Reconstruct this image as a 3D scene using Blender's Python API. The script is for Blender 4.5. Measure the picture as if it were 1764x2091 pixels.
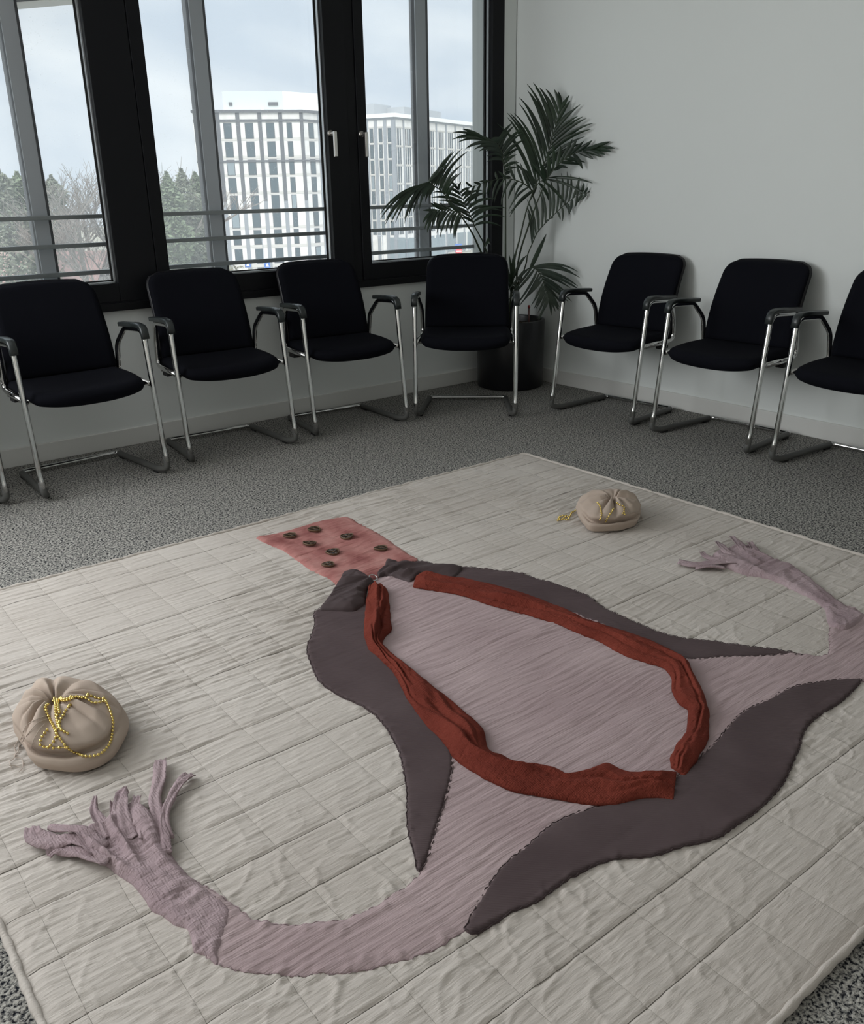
import bpy, bmesh, math, random
import numpy as np
from mathutils import Vector, Matrix
from mathutils.bvhtree import BVHTree

for o in list(bpy.data.objects): bpy.data.objects.remove(o, do_unlink=True)
SC = bpy.context.scene; COL = SC.collection
R = math.radians
# ------------------------------------------------------------------ camera
# room frame: window wall is y=0 (outside is +y), right wall is x=0, floor z=0
FPX = 1795.0; PIT = R(20.188); ROL = R(-1.048); HEAD = R(38.1)
CAM = np.array([-4.271, -4.505, 1.24])
_fw = np.array([math.sin(HEAD)*math.cos(PIT), math.cos(HEAD)*math.cos(PIT), -math.sin(PIT)])
_rt = np.array([math.cos(HEAD), -math.sin(HEAD), 0.0]); _up = np.cross(_rt, _fw)
_r = math.cos(ROL)*_rt + math.sin(ROL)*_up
_u = -math.sin(ROL)*_rt + math.cos(ROL)*_up
cam_data = bpy.data.cameras.new('camera'); cam = bpy.data.objects.new('camera', cam_data); COL.objects.link(cam)
cam_data.sensor_fit = 'VERTICAL'; cam_data.sensor_height = 24; cam_data.lens = 24*FPX/2091
cam_data.clip_start = .05; cam_data.clip_end = 2000
cam.matrix_world = Matrix(((_r[0], _u[0], -_fw[0], CAM[0]), (_r[1], _u[1], -_fw[1], CAM[1]), (_r[2], _u[2], -_fw[2], CAM[2]), (0, 0, 0, 1)))
SC.camera = cam
SC.view_settings.view_transform = 'Standard'; SC.view_settings.look = 'None'
SC.view_settings.gamma = 1; SC.view_settings.use_curve_mapping = False
SC.view_settings.exposure = 0.0
SC.cycles.use_denoising = True
SC.cycles.max_bounces = 8; SC.cycles.diffuse_bounces = 4; SC.cycles.transparent_max_bounces = 16
SC.cycles.sample_clamp_indirect = 6
# ------------------------------------------------------------------ world: bright broken overcast
W = bpy.data.worlds.new('overcast_sky'); SC.world = W; W.use_nodes = True
nt = W.node_tree; nt.nodes.clear()
def _n(t, ty, **k):
    n = t.nodes.new(ty)
    for a, b in k.items(): setattr(n, a, b)
    return n
tc = _n(nt, 'ShaderNodeTexCoord'); mp = _n(nt, 'ShaderNodeMapping'); mp.inputs['Scale'].default_value = (1.0, 1.0, 3.2)
no = _n(nt, 'ShaderNodeTexNoise'); no.inputs['Scale'].default_value = 2.6; no.inputs['Detail'].default_value = 6; no.inputs['Roughness'].default_value = .5
no.inputs['Distortion'].default_value = .4
cr = _n(nt, 'ShaderNodeValToRGB')
cr.color_ramp.elements[0].position = .36; cr.color_ramp.elements[0].color = (.66, .78, .90, 1)
cr.color_ramp.elements[1].position = .62; cr.color_ramp.elements[1].color = (1.0, 1.08, 1.12, 1)
sx = _n(nt, 'ShaderNodeSeparateXYZ'); mr = _n(nt, 'ShaderNodeMapRange')
mr.inputs['From Min'].default_value = .2; mr.inputs['From Max'].default_value = 1; mr.inputs['To Min'].default_value = 1; mr.inputs['To Max'].default_value = 3.0
vm = _n(nt, 'ShaderNodeVectorMath', operation='SCALE'); bg = _n(nt, 'ShaderNodeBackground'); ow = _n(nt, 'ShaderNodeOutputWorld')
bg.inputs['Strength'].default_value = 1.0
lk = nt.links.new
lk(tc.outputs['Generated'], mp.inputs[0]); lk(mp.outputs[0], no.inputs['Vector']); lk(no.outputs[0], cr.inputs[0])
lk(tc.outputs['Generated'], sx.inputs[0]); lk(sx.outputs['Z'], mr.inputs[0]); lk(cr.outputs[0], vm.inputs[0]); lk(mr.outputs[0], vm.inputs['Scale'])
lk(vm.outputs[0], bg.inputs['Color']); lk(bg.outputs[0], ow.inputs[0])
# soft sun behind thin cloud, behind the building (the room's roof and back walls keep it out)
def light(name, kind, loc, rot, energy, color=(1, 1, 1), **k):
    d = bpy.data.lights.new(name, kind); d.energy = energy; d.color = color
    for a, b in k.items(): setattr(d, a, b)
    o = bpy.data.objects.new(name, d); COL.objects.link(o); o.location = loc; o.rotation_euler = rot
    return o
light('sun', 'SUN', (0, 0, 30), (R(50), 0, R(-38)), 2.5, (1, .97, .92), angle=R(25))
# added fill lights in place of daylight from windows out of view
light('added_left_fill', 'AREA', (-5.3, -.75, 1.7), (R(-91), 0, R(30)), 102, (.95, .975, 1), shape='RECTANGLE', size=2.6, size_y=1.5)  # added area light inside the room, in front of the unseen left windows
light('added_west_fill', 'AREA', (-7.35, -3.4, 1.6), (0, R(-84), 0), 14, (1, .96, .9), shape='RECTANGLE', size=1.5, size_y=4.6)  # added fill; the west wall has no window
light('added_rear_fill', 'AREA', (-4.2, -7.3, 1.7), (R(76), 0, 0), 7, (1, .90, .78), shape='RECTANGLE', size=4.5, size_y=1.4)  # added weak warm fill; the back wall is solid

# ------------------------------------------------------------------ geometry from measured image points
def ray(px, py): return _fw + _r*(px-882)/FPX - _u*(py-1045.5)/FPX
def pl(px, py, ax, v):
    d = ray(px, py); t = (v-CAM[ax])/d[ax]; return CAM + t*d
def fl(px, py, z=0.0): return pl(px, py, 2, z)
HV = np.array([math.sin(HEAD), math.cos(HEAD), 0])
def dep(px, py, d):                         # point at horizontal distance d along the camera's heading
    v = ray(px, py); return CAM + v*(d/(v@HV))
# ------------------------------------------------------------------ materials
MAT = {}
def mat(name, col=(.5, .5, .5), rough=.7, metal=0.0, spec=.5, fn=None, **inp):
    if name in MAT: return MAT[name]
    m = bpy.data.materials.new(name); m.use_nodes = True; MAT[name] = m
    t = m.node_tree; b = t.nodes['Principled BSDF']
    b.inputs['Base Color'].default_value = (*col, 1); b.inputs['Roughness'].default_value = rough
    b.inputs['Metallic'].default_value = metal; b.inputs['Specular IOR Level'].default_value = spec
    for k, v in inp.items(): b.inputs[k.replace('_', ' ')].default_value = v
    if fn: fn(t, b)
    return m
def noise(t, scale=10, detail=3, rough=.5, vec=None, mscale=None, rot=None, dist=0):
    n = _n(t, 'ShaderNodeTexNoise'); n.inputs['Scale'].default_value = scale; n.inputs['Detail'].default_value = detail
    n.inputs['Roughness'].default_value = rough; n.inputs['Distortion'].default_value = dist
    c = _n(t, 'ShaderNodeTexCoord'); src = c.outputs['Object']
    if mscale or rot:
        mm = _n(t, 'ShaderNodeMapping')
        if mscale: mm.inputs['Scale'].default_value = mscale
        if rot: mm.inputs['Rotation'].default_value = rot
        t.links.new(src, mm.inputs[0]); src = mm.outputs[0]
    t.links.new(src, n.inputs['Vector']); return n.outputs[0]
def ramp(t, fac, stops):
    c = _n(t, 'ShaderNodeValToRGB'); e = c.color_ramp.elements
    while len(e) < len(stops): e.new(.5)
    for i, (p, q) in enumerate(stops): e[i].position = p; e[i].color = (*q, 1)
    t.links.new(fac, c.inputs[0]); return c.outputs[0]
def bump(t, b, h, strength=.3, dist=.01):
    n = _n(t, 'ShaderNodeBump'); n.inputs['Strength'].default_value = strength; n.inputs['Distance'].default_value = dist
    t.links.new(h, n.inputs['Height'])
    if b.inputs['Normal'].links: t.links.new(b.inputs['Normal'].links[0].from_socket, n.inputs['Normal'])
    t.links.new(n.outputs[0], b.inputs['Normal'])
def colr(t, b, stops, **k): t.links.new(ramp(t, noise(t, **k), stops), b.inputs['Base Color'])

def f_wall(t, b): bump(t, b, noise(t, 260, 2), .06, .002)
M_wall = mat('wall_paint', (.77, .80, .78), .85, spec=.2, fn=f_wall)
M_base = mat('baseboard_paint', (.72, .72, .69), .5)
M_ceil = mat('ceiling_paint', (.8, .8, .78), .9)
def f_carpet(t, b):
    n1 = noise(t, 135, 3, .62, mscale=(1, 1, 1), dist=.3)
    c = ramp(t, n1, [(.38, (.012, .013, .018)), (.45, (.12, .12, .118)), (.52, (.32, .31, .285)), (.66, (.52, .505, .46))])
    t.links.new(c, b.inputs['Base Color']); bump(t, b, n1, .9, .006)
M_carpet = mat('carpet', rough=.95, spec=.05, fn=f_carpet)
M_frame = mat('window_frame_metal', (.0045, .005, .0065), .5, spec=.22)
M_gasket = mat('gasket', (.01, .01, .01), .7)
M_alu = mat('mill_aluminium', (.55, .57, .58), .38, .9)
M_outer = mat('facade_metal_grey', (.50, .53, .56), .45, .1)
M_outerd = mat('facade_metal_dark', (.075, .08, .088), .5, .1)
M_rail = mat('railing_metal', (.26, .28, .28), .4, .2)
M_steel = mat('brushed_steel', (.62, .60, .57), .3, 1)
M_chrome = mat('chrome', (.60, .60, .59), .10, 1)
def f_black(t, b): bump(t, b, noise(t, 900, 2), .15, .001)
M_black = mat('black_upholstery', (.0042, .0046, .0075), .9, spec=.10, fn=f_black)
M_arm = mat('armrest_plastic', (.02, .025, .025), .34)
M_shell = mat('chair_shell_plastic', (.012, .012, .014), .4)
M_sleeve = mat('grey_sleeve_plastic', (.085, .085, .08), .55)
M_rubber = mat('rubber', (.012, .012, .012), .8)
M_pot = mat('black_glazed_pot', (.006, .006, .008), .35)
def f_soil(t, b):
    colr(t, b, [(.35, (.01, .008, .006)), (.6, (.06, .045, .03))], scale=60, detail=3); bump(t, b, noise(t, 60), 1, .02)
M_soil = mat('soil', rough=.95, fn=f_soil)
def f_leaf(t, b): colr(t, b, [(.35, (.008, .020, .011)), (.7, (.020, .042, .019))], scale=7)
M_leaf = mat('palm_leaf', rough=.42, fn=f_leaf, Subsurface_Weight=0.0)
def f_leaf2(t, b): colr(t, b, [(.35, (.028, .045, .034)), (.7, (.055, .075, .052))], scale=7)
M_leaf2 = mat('palm_leaf_pale_underside', rough=.5, fn=f_leaf2)
M_stem = mat('palm_stem', (.03, .045, .022), .5)
def cloth(name, stops, cs=3, sp=.1, weave=None, wb=.25, crink=None, crink2=None):
    def f(t, b):
        colr(t, b, stops, scale=cs, detail=5)
        if crink: bump(t, b, noise(t, 1, 5, .6, mscale=crink, dist=.2), .55, .006)
        if crink2: bump(t, b, noise(t, 1, 4, .55, mscale=crink2, dist=.4), .6, .006)
        if weave:
            for ax, rot in ((0, (0, 0, 0)), (1, (0, 0, R(90)))):
                w = _n(t, 'ShaderNodeTexWave'); w.inputs['Scale'].default_value = weave; w.inputs['Distortion'].default_value = 1.6
                w.inputs['Detail'].default_value = 2; w.inputs['Detail Scale'].default_value = 1.5
                c = _n(t, 'ShaderNodeTexCoord'); mm = _n(t, 'ShaderNodeMapping'); mm.inputs['Rotation'].default_value = rot
                t.links.new(c.outputs['Object'], mm.inputs[0]); t.links.new(mm.outputs[0], w.inputs['Vector'])
                bump(t, b, w.outputs['Fac'], wb if ax == 0 else wb*.6, .003)
        bump(t, b, noise(t, 1500, 1), .12, .001)
    return mat(name, rough=.92, spec=sp, fn=f)
M_quilt = cloth('quilt_cotton', [(.3, (.495, .450, .408)), (.7, (.585, .54, .495))], 2.2, crink=(22, 110, 60))
M_mauve = cloth('mauve_muslin', [(.3, (.385, .292, .298)), (.7, (.47, .37, .372))], 3, crink=(14, 230, 60))
M_mauve2 = cloth('mauve_muslin_loose', [(.3, (.33, .245, .262)), (.7, (.44, .345, .358))], 9, weave=60, wb=.16, crink=(45, 210, 90), crink2=(190, 40, 90))
def f_twill(t, b):
    colr(t, b, [(.3, (.080, .058, .060)), (.7, (.105, .078, .080))], scale=5, detail=5)
    w = _n(t, 'ShaderNodeTexWave'); w.inputs['Scale'].default_value = 75; w.bands_direction = 'DIAGONAL'
    c = _n(t, 'ShaderNodeTexCoord'); t.links.new(c.outputs['Object'], w.inputs['Vector']); bump(t, b, w.outputs['Fac'], .35, .002)
M_dark = mat('aubergine_twill', rough=.9, spec=.12, fn=f_twill)
M_satin = mat('aubergine_viscose', (.064, .045, .046), .62, spec=.2)
M_red = cloth('rust_muslin', [(.3, (.135, .027, .018)), (.7, (.205, .044, .029))], 6, weave=75, wb=.25, crink=(60, 190, 90), crink2=(190, 60, 90))
M_pink = cloth('dusty_pink_cotton', [(.3, (.24, .085, .08)), (.48, (.38, .165, .15)), (.65, (.47, .24, .215))], 9, crink=(30, 90, 50))
M_bag = cloth('sand_canvas', [(.3, (.40, .32, .265)), (.7, (.47, .385, .32))], 5)
M_thread = mat('thread', (.50, .42, .36), .8)
M_gold = mat('gold_bead', (.80, .62, .20), .14, 1)
M_cit = mat('dried_citrus_rim', (.115, .068, .036), .6)
M_citd = mat('dried_citrus_flesh', (.012, .008, .007), .3)
M_seam = mat('seam_thread', (.17, .155, .135), .9); M_seam2 = mat('cross_seam_thread', (.27, .25, .22), .9)
def glassmat(name, drops=False):
    m = bpy.data.materials.new(name); m.use_nodes = True; t = m.node_tree; t.nodes.clear()
    o = _n(t, 'ShaderNodeOutputMaterial'); tr = _n(t, 'ShaderNodeBsdfTransparent'); gl = _n(t, 'ShaderNodeBsdfGlossy'); gl.inputs['Roughness'].default_value = .02
    fr = _n(t, 'ShaderNodeFresnel'); fr.inputs['IOR'].default_value = 1.3
    mx = _n(t, 'ShaderNodeMixShader'); t.links.new(fr.outputs[0], mx.inputs[0]); t.links.new(tr.outputs[0], mx.inputs[1]); t.links.new(gl.outputs[0], mx.inputs[2])
    out = mx.outputs[0]
    if drops:                                # rain drops, plus haze over the view put in as an even pale film
        tl = _n(t, 'ShaderNodeBsdfTranslucent'); tl.inputs['Color'].default_value = (.95, .97, 1, 1)
        c = _n(t, 'ShaderNodeTexCoord'); v = _n(t, 'ShaderNodeTexVoronoi'); v.inputs['Scale'].default_value = 130; t.links.new(c.outputs['Object'], v.inputs['Vector'])
        lt = _n(t, 'ShaderNodeMath', operation='LESS_THAN'); lt.inputs[1].default_value = .17; t.links.new(v.outputs['Distance'], lt.inputs[0])
        s = _n(t, 'ShaderNodeSeparateColor'); t.links.new(v.outputs['Color'], s.inputs[0])
        l2 = _n(t, 'ShaderNodeMath', operation='LESS_THAN'); l2.inputs[1].default_value = .16; t.links.new(s.outputs[0], l2.inputs[0])
        mu = _n(t, 'ShaderNodeMath', operation='MULTIPLY'); t.links.new(lt.outputs[0], mu.inputs[0]); t.links.new(l2.outputs[0], mu.inputs[1])
        ma = _n(t, 'ShaderNodeMath', operation='MULTIPLY_ADD'); ma.inputs[1].default_value = .45; ma.inputs[2].default_value = .12; t.links.new(mu.outputs[0], ma.inputs[0])
        m2 = _n(t, 'ShaderNodeMixShader'); t.links.new(ma.outputs[0], m2.inputs[0]); t.links.new(out, m2.inputs[1]); t.links.new(tl.outputs[0], m2.inputs[2]); out = m2.outputs[0]
    t.links.new(out, o.inputs[0]); return m
M_glass = glassmat('window_glass'); M_glassr = glassmat('rain_spotted_glass', True)

# ------------------------------------------------------------------ mesh helpers
def link(name, v, f, m, parent=None, smooth=True, mats=None):
    me = bpy.data.meshes.new(name); me.from_pydata([tuple(map(float, p)) for p in v], [], f); me.materials.append(m)
    if smooth: me.polygons.foreach_set('use_smooth', [True]*len(me.polygons))
    me.update(); o = bpy.data.objects.new(name, me); COL.objects.link(o)
    if parent: o.parent = parent
    return o
def link_np(name, V, F, m, parent=None, smooth=True):
    me = bpy.data.meshes.new(name); V = np.asarray(V, np.float32); F = np.asarray(F, np.int32)
    k = F.shape[1]; me.vertices.add(len(V)); me.vertices.foreach_set('co', V.ravel())
    me.loops.add(F.size); me.loops.foreach_set('vertex_index', F.ravel())
    me.polygons.add(len(F)); me.polygons.foreach_set('loop_start', np.arange(0, F.size, k)); me.polygons.foreach_set('loop_total', np.full(len(F), k))
    me.polygons.foreach_set('use_smooth', np.full(len(F), smooth)); me.materials.append(m); me.update(calc_edges=True); me.validate()
    o = bpy.data.objects.new(name, me); COL.objects.link(o)
    if parent: o.parent = parent
    return o
def tag(o, label=None, cat=None, group=None, kind=None):
    if label: o['label'] = label
    if cat: o['category'] = cat
    if group: o['group'] = group
    if kind: o['kind'] = kind
    return o
def empty(name, loc=(0, 0, 0), rz=0, **k):
    o = bpy.data.objects.new(name, None); COL.objects.link(o); o.location = loc; o.rotation_euler = (0, 0, rz); o.empty_display_size = .1
    return tag(o, **k)
def copy_tree(o, parent=None):
    c = o.copy(); COL.objects.link(c); c.parent = parent
    for ch in o.children: copy_tree(ch, c)
    return c
class MB:
    def __init__(s): s.v = []; s.f = []
    def add(s, v, f):
        n = len(s.v); s.v += [tuple(p) for p in v]; s.f += [tuple(i+n for i in q) for q in f]; return s
    def box(s, a, b):
        x0, y0, z0 = a; x1, y1, z1 = b
        return s.add([(x0, y0, z0), (x1, y0, z0), (x1, y1, z0), (x0, y1, z0), (x0, y0, z1), (x1, y0, z1), (x1, y1, z1), (x0, y1, z1)],
                     [(0, 3, 2, 1), (4, 5, 6, 7), (0, 1, 5, 4), (1, 2, 6, 5), (2, 3, 7, 6), (3, 0, 4, 7)])
    def tube(s, pts, rad, seg=10, caps=True, prof=None, upv=None):
        P = [np.array(p, float) for p in pts]; n = len(P); rad = rad if hasattr(rad, '__len__') else [rad]*n
        T = [P[min(i+1, n-1)]-P[max(i-1, 0)] for i in range(n)]; T = [t/(np.linalg.norm(t)+1e-12) for t in T]
        a = np.array(upv, float) if upv is not None else (np.array([0, 0, 1.]) if abs(T[0][2]) < .9 else np.array([1., 0, 0]))
        V = []; N = a-T[0]*(a@T[0]); N /= np.linalg.norm(N)
        pr = prof or [(math.cos(2*math.pi*k/seg), math.sin(2*math.pi*k/seg)) for k in range(seg)]; seg = len(pr)
        for i in range(n):
            if upv is not None: N = a-T[i]*(a@T[i])
            else: N = N-T[i]*(N@T[i])
            N = N/(np.linalg.norm(N)+1e-12); B = np.cross(T[i], N)
            for (cx, cy) in pr: V.append(P[i]+(N*cx+B*cy)*rad[i])
        F = [(i*seg+k, i*seg+(k+1) % seg, (i+1)*seg+(k+1) % seg, (i+1)*seg+k) for i in range(n-1) for k in range(seg)]
        if caps: F += [tuple(range(seg-1, -1, -1)), tuple((n-1)*seg+k for k in range(seg))]
        return s.add(V, F)
    def lathe(s, prof, seg=48, c=(0, 0, 0)):
        V = [(c[0]+r*math.cos(2*math.pi*k/seg), c[1]+r*math.sin(2*math.pi*k/seg), c[2]+z) for r, z in prof for k in range(seg)]
        return s.add(V, [(i*seg+k, i*seg+(k+1) % seg, (i+1)*seg+(k+1) % seg, (i+1)*seg+k) for i in range(len(prof)-1) for k in range(seg)])
    def build(s, name, m, parent=None, smooth=False): return link(name, s.v, s.f, m, parent, smooth)
def fillet(pts, rad, n=6):
    P = [np.array(p, float) for p in pts]; out = [P[0]]
    for i in range(1, len(P)-1):
        r = rad[i-1] if hasattr(rad, '__len__') else rad
        a = P[i-1]-P[i]; b = P[i+1]-P[i]; la, lb = np.linalg.norm(a), np.linalg.norm(b); a /= la; b /= lb
        r = min(r, la*.49, lb*.49)
        if r < 1e-5: out.append(P[i]); continue
        for k in range(n+1):
            t = k/n; out.append((P[i]+a*r)*(1-t)**2+P[i]*2*t*(1-t)+(P[i]+b*r)*t*t)
    out.append(P[-1]); return out
def bevel(o, w=.003, seg=2):
    m = o.modifiers.new('bevel', 'BEVEL'); m.width = w; m.segments = seg; m.limit_method = 'ANGLE'; return o
def cr_spline(P, n, closed=False):
    P = np.array(P, float); k = len(P); out = []
    idx = range(k if closed else k-1)
    for i in idx:
        g = lambda j: P[j % k] if closed else P[min(max(j, 0), k-1)]
        p0, p1, p2, p3 = g(i-1), g(i), g(i+1), g(i+2)
        for t in np.linspace(0, 1, n, endpoint=False):
            out.append(.5*((2*p1)+(-p0+p2)*t+(2*p0-5*p1+4*p2-p3)*t*t+(-p0+3*p1-3*p2+p3)*t**3))
    if not closed: out.append(P[-1])
    return np.array(out)
def resample(P, n):
    P = np.array(P, float); d = np.r_[0, np.cumsum(np.linalg.norm(np.diff(P, axis=0), axis=1))]
    t = np.linspace(0, d[-1], n); return np.stack([np.interp(t, d, P[:, i]) for i in range(P.shape[1])], 1)
# gradient noise on arrays
_rng = np.random.RandomState(7); _perm = np.concatenate([_rng.permutation(256)]*3); _g = _rng.randn(256, 2); _g /= np.linalg.norm(_g, axis=1)[:, None]
def pn(x, y):
    x = np.asarray(x, float); y = np.asarray(y, float); xi = np.floor(x).astype(int); yi = np.floor(y).astype(int); xf = x-xi; yf = y-yi
    u = xf*xf*xf*(xf*(xf*6-15)+10); v = yf*yf*yf*(yf*(yf*6-15)+10)
    def gr(ix, iy, dx, dy):
        g = _g[_perm[(ix & 255)+_perm[iy & 255]]]; return g[..., 0]*dx+g[..., 1]*dy
    a = gr(xi, yi, xf, yf); b = gr(xi+1, yi, xf-1, yf); c = gr(xi, yi+1, xf, yf-1); d = gr(xi+1, yi+1, xf-1, yf-1)
    return (a*(1-u)+b*u)*(1-v)+(c*(1-u)+d*u)*v
def inside(px, py, poly):
    r = np.zeros(px.shape, bool); n = len(poly)
    for i in range(n):
        x0, y0 = poly[i]; x1, y1 = poly[(i+1) % n]
        if y0 == y1: continue
        c = ((y0 > py) != (y1 > py)) & (px < (x1-x0)*(py-y0)/(y1-y0)+x0); r ^= c
    return r
def nearest(px, py, poly):
    best = np.full(px.shape, 1e9); bx = px.copy(); by = py.copy(); n = len(poly)
    for i in range(n):
        a = poly[i]; b = poly[(i+1) % n]; d = b-a; L = d@d
        if L < 1e-14: continue
        t = np.clip(((px-a[0])*d[0]+(py-a[1])*d[1])/L, 0, 1); qx = a[0]+t*d[0]; qy = a[1]+t*d[1]; e = (qx-px)**2+(qy-py)**2
        m = e < best; best[m] = e[m]; bx[m] = qx[m]; by[m] = qy[m]
    return np.sqrt(best), bx, by

# ================================================================== ROOM SHELL
X0, Y0, ZC = -7.6, -7.6, 2.62
SILL, GL0, GL1 = .693, .826, 2.46
def struct(o): o['kind'] = 'structure'; return o
struct(MB().box((X0, Y0, -.12), (.12, .3, 0)).build('floor', M_carpet))
struct(MB().box((X0, Y0, ZC), (.12, .3, ZC+.15)).build('ceiling', M_ceil))
wl = MB().box((X0, 0, 0), (0, .3, SILL)).box((X0, 0, GL1+.10), (0, .3, ZC)).box((-.103, 0, SILL), (0, .3, GL1+.10))
struct(wl.build('wall_left', M_wall))
wr = MB().box((0, Y0, 0), (.12, -.222, ZC)).box((.008, -.222, 0), (.12, .3, ZC))
struct(wr.build('wall_right', M_wall))
struct(MB().box((X0, Y0-.12, 0), (0, Y0, ZC)).build('wall_back', M_wall))
struct(MB().box((X0-.12, Y0, 0), (X0, .3, ZC)).build('wall_west', M_wall))
b = MB().box((X0, -.014, 0), (0, 0, .091)).build('baseboard_left', M_base); struct(bevel(b, .003))
b = MB().box((-.014, Y0, 0), (0, -.014, .091)).build('baseboard_right', M_base); struct(bevel(b, .003))

# ---- window band in the left wall
def window(n, name, gx0, gx1, fx0, fx1, hx=None, hside=1, reveal=.085):
    """glass opening gx0..gx1, sash/frame faces out to fx0..fx1"""
    w = struct(empty(name, (0, 0, 0)))
    fr = MB()
    fr.box((fx0, -.004, SILL+.042), (gx0, reveal, GL1+.1)); fr.box((gx1, -.004, SILL+.042), (fx1, reveal, GL1+.1))
    fr.box((gx0, -.004, SILL+.042), (gx1, reveal, GL0)); fr.box((gx0, -.004, GL1), (gx1, reveal, GL1+.1))
    bevel(fr.build('window_frame', M_frame, w), .0025)
    bd = MB(); e = .006
    for (a, c) in (((gx0, 0.03, GL0), (gx0+e, .05, GL1)), ((gx1-e, .03, GL0), (gx1, .05, GL1)), ((gx0, .03, GL0), (gx1, .05, GL0+e))): bd.box(a, c)
    bd.build('glazing_bead', M_alu, w)
    gk = MB()
    for (a, c) in (((gx0, 0.058, GL0), (gx0+.012, .066, GL1)), ((gx1-.012, .058, GL0), (gx1, .066, GL1)), ((gx0, .058, GL0), (gx1, .066, GL0+.012))): gk.box(a, c)
    gk.build('gasket', M_gasket, w)
    MB().box((gx0, .070, GL0), (gx1, .074, GL1)).build('pane', M_glass, w)
    if hx is not None:
        h = MB(); h.lathe([(0, -.002), (.016, -.002), (.017, .008), (.0, .0085)], 20)
        v = [(hx+p[0], -.004-p[2], 1.538+p[1]) for p in h.v]; hh = MB().add(v, h.f)
        hh.tube(fillet([(hx, -.008, 1.538), (hx, -.052, 1.538), (hx+.006, -.052, 1.538)], .0), .0085, 12)
        hd = hh.build('window_handle', M_steel, w, True)
        hb = MB().box((hx-.010, -.062, 1.415), (hx+.010, -.046, 1.547)).build('lever', M_steel, hd); bevel(hb, .004, 3)
    return w
window(1, 'window_1', -3.65, -2.698, -3.72, -2.496)
window(2, 'window_2', -2.425, -1.423, -2.492, -1.290, hx=-1.412)
window(3, 'window_3', -1.162, -.200, -1.224, -.103, hx=-1.205)
mu = MB().box((-1.286, .004, SILL+.042), (-1.228, .085, GL1+.1)); struct(mu.build('trim_1', M_frame))
# windows further left, out of the picture, between which daylight enters
window(4, 'window_4', -4.85, -3.92, -4.92, -3.724)
window(5, 'window_5', -6.10, -5.15, -6.17, -4.924)
window(6, 'window_6', -7.30, -6.40, X0, -6.174)
t = MB().box((X0, -.022, SILL), (-.103, .05, SILL+.038)).box((X0, -.006, SILL+.038), (-.103, .05, SILL+.042)).build('trim_2', M_frame); bevel(t, .003); struct(t)

# ---- outer facade: steel posts, guard rails, outer glazing
POSTX = []
for i, (pa, pb_, pc, pd_) in enumerate(((33, 44, 75, 80), (400, 414, 440, 444), (841, 853, 873, 876.5))):
    x0 = pl(pb_, 300, 1, .335)[0]; y1 = pl(pa, 300, 0, x0)[1]; x1 = pl(pc, 300, 1, .335)[0]; x2 = pl(pd_, 300, 1, .345)[0]
    p = empty('facade_post', ((x0+x1)/2, .40, -1.2), label=['grey steel facade post outside the leftmost window', 'grey steel facade post outside the middle window', 'grey steel facade post outside the right window behind the palm'][i], cat='post', group='steel posts outside the windows')
    cx = (x0+x1)/2; POSTX.append((x0+.01, x1-.01))
    bevel(MB().box((x0-cx, -.055, 0), (x1-cx-.004, y1-.40, 4.2)).build('post_web', M_outerd, p), .002)
    bevel(MB().box((x0-cx, -.067, 0), (x1-cx, -.056, 4.2)).build('post_cover', M_outer, p), .002)
    MB().box((x1-cx+.001, -.06, 0), (x2-cx, -.02, 4.2)).build('post_edge', M_outerd, p)
rails = ((1.128, 1.147), (.990, 1.009), (.852, .872))
for (z0, z1), lb in zip(rails, ('highest of the three grey guard rails outside the windows', 'middle of the three grey guard rails outside the windows', 'lowest of the three grey guard rails outside the windows')):
    g = MB().box((X0, .285, z0-.002), (-.02, .315, z1)).build('guard_rail', M_rail); bevel(g, .003); tag(g, lb, 'rail', 'guard rails outside the windows')
oh = empty('outer_glazing', (0, .40, 0), label='rain spotted outer glass skin beyond the guard rails', cat='glazing')
gxx = [-7.6]+[q for p_ in POSTX for q in p_]+[.6]
for a, c in zip(gxx[::2], gxx[1::2]):
    MB().box((a, -.03, -1), (c, -.024, 3.3)).build('glass_panel', M_glassr, oh)
hd = MB().box((X0, .355, 2.075), (-3.0, .60, 2.35)).box((-3.0, .40, 2.10), (-2.5, .6, 2.40)); hd = MB()
hd.add([(-3.3, .37, 2.02), (-2.45, .37, 2.165), (-2.45, .62, 2.165), (-3.3, .62, 2.02), (-3.3, .37, 2.6), (-2.45, .37, 2.6), (-2.45, .62, 2.6), (-3.3, .62, 2.6)],
       [(0, 3, 2, 1), (4, 5, 6, 7), (0, 1, 5, 4), (1, 2, 6, 5), (2, 3, 7, 6), (3, 0, 4, 7)])
tag(hd.build('facade_header', M_outer), 'slanting grey facade panel above the leftmost window', 'panel')

# ================================================================== OUTSIDE
GZ = -12.5
def f_ground(t, b):
    colr(t, b, [(.35, (.24, .23, .19)), (.5, (.30, .29, .24)), (.65, (.36, .33, .27))], scale=.25, detail=6)
M_ground = mat('rough_grass', rough=1, spec=0, fn=f_ground)
def f_road(t, b): colr(t, b, [(.3, (.42, .42, .42)), (.7, (.52, .52, .51))], scale=.3, detail=5)
M_road = mat('pale_asphalt', rough=.95, fn=f_road)
M_line = mat('road_paint', (.8, .8, .8), .8)
def f_stone(t, b): colr(t, b, [(.3, (.66, .64, .60)), (.7, (.80, .79, .76))], scale=.9, detail=6)
M_stone = mat('pale_facade_stone', rough=.9, fn=f_stone)
M_band = mat('beige_facade_band', (.56, .54, .50), .9)
M_darkb = mat('dark_facade_strip', (.085, .09, .10), .8)
M_midb = mat('grey_facade_strip', (.25, .27, .29), .8)
M_fglass = mat('far_window_glass', (.045, .075, .09), .15)
M_blind = mat('far_window_blind', (.20, .25, .27), .6)
M_white = mat('white_cladding', (.84, .86, .85), .8)
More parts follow.
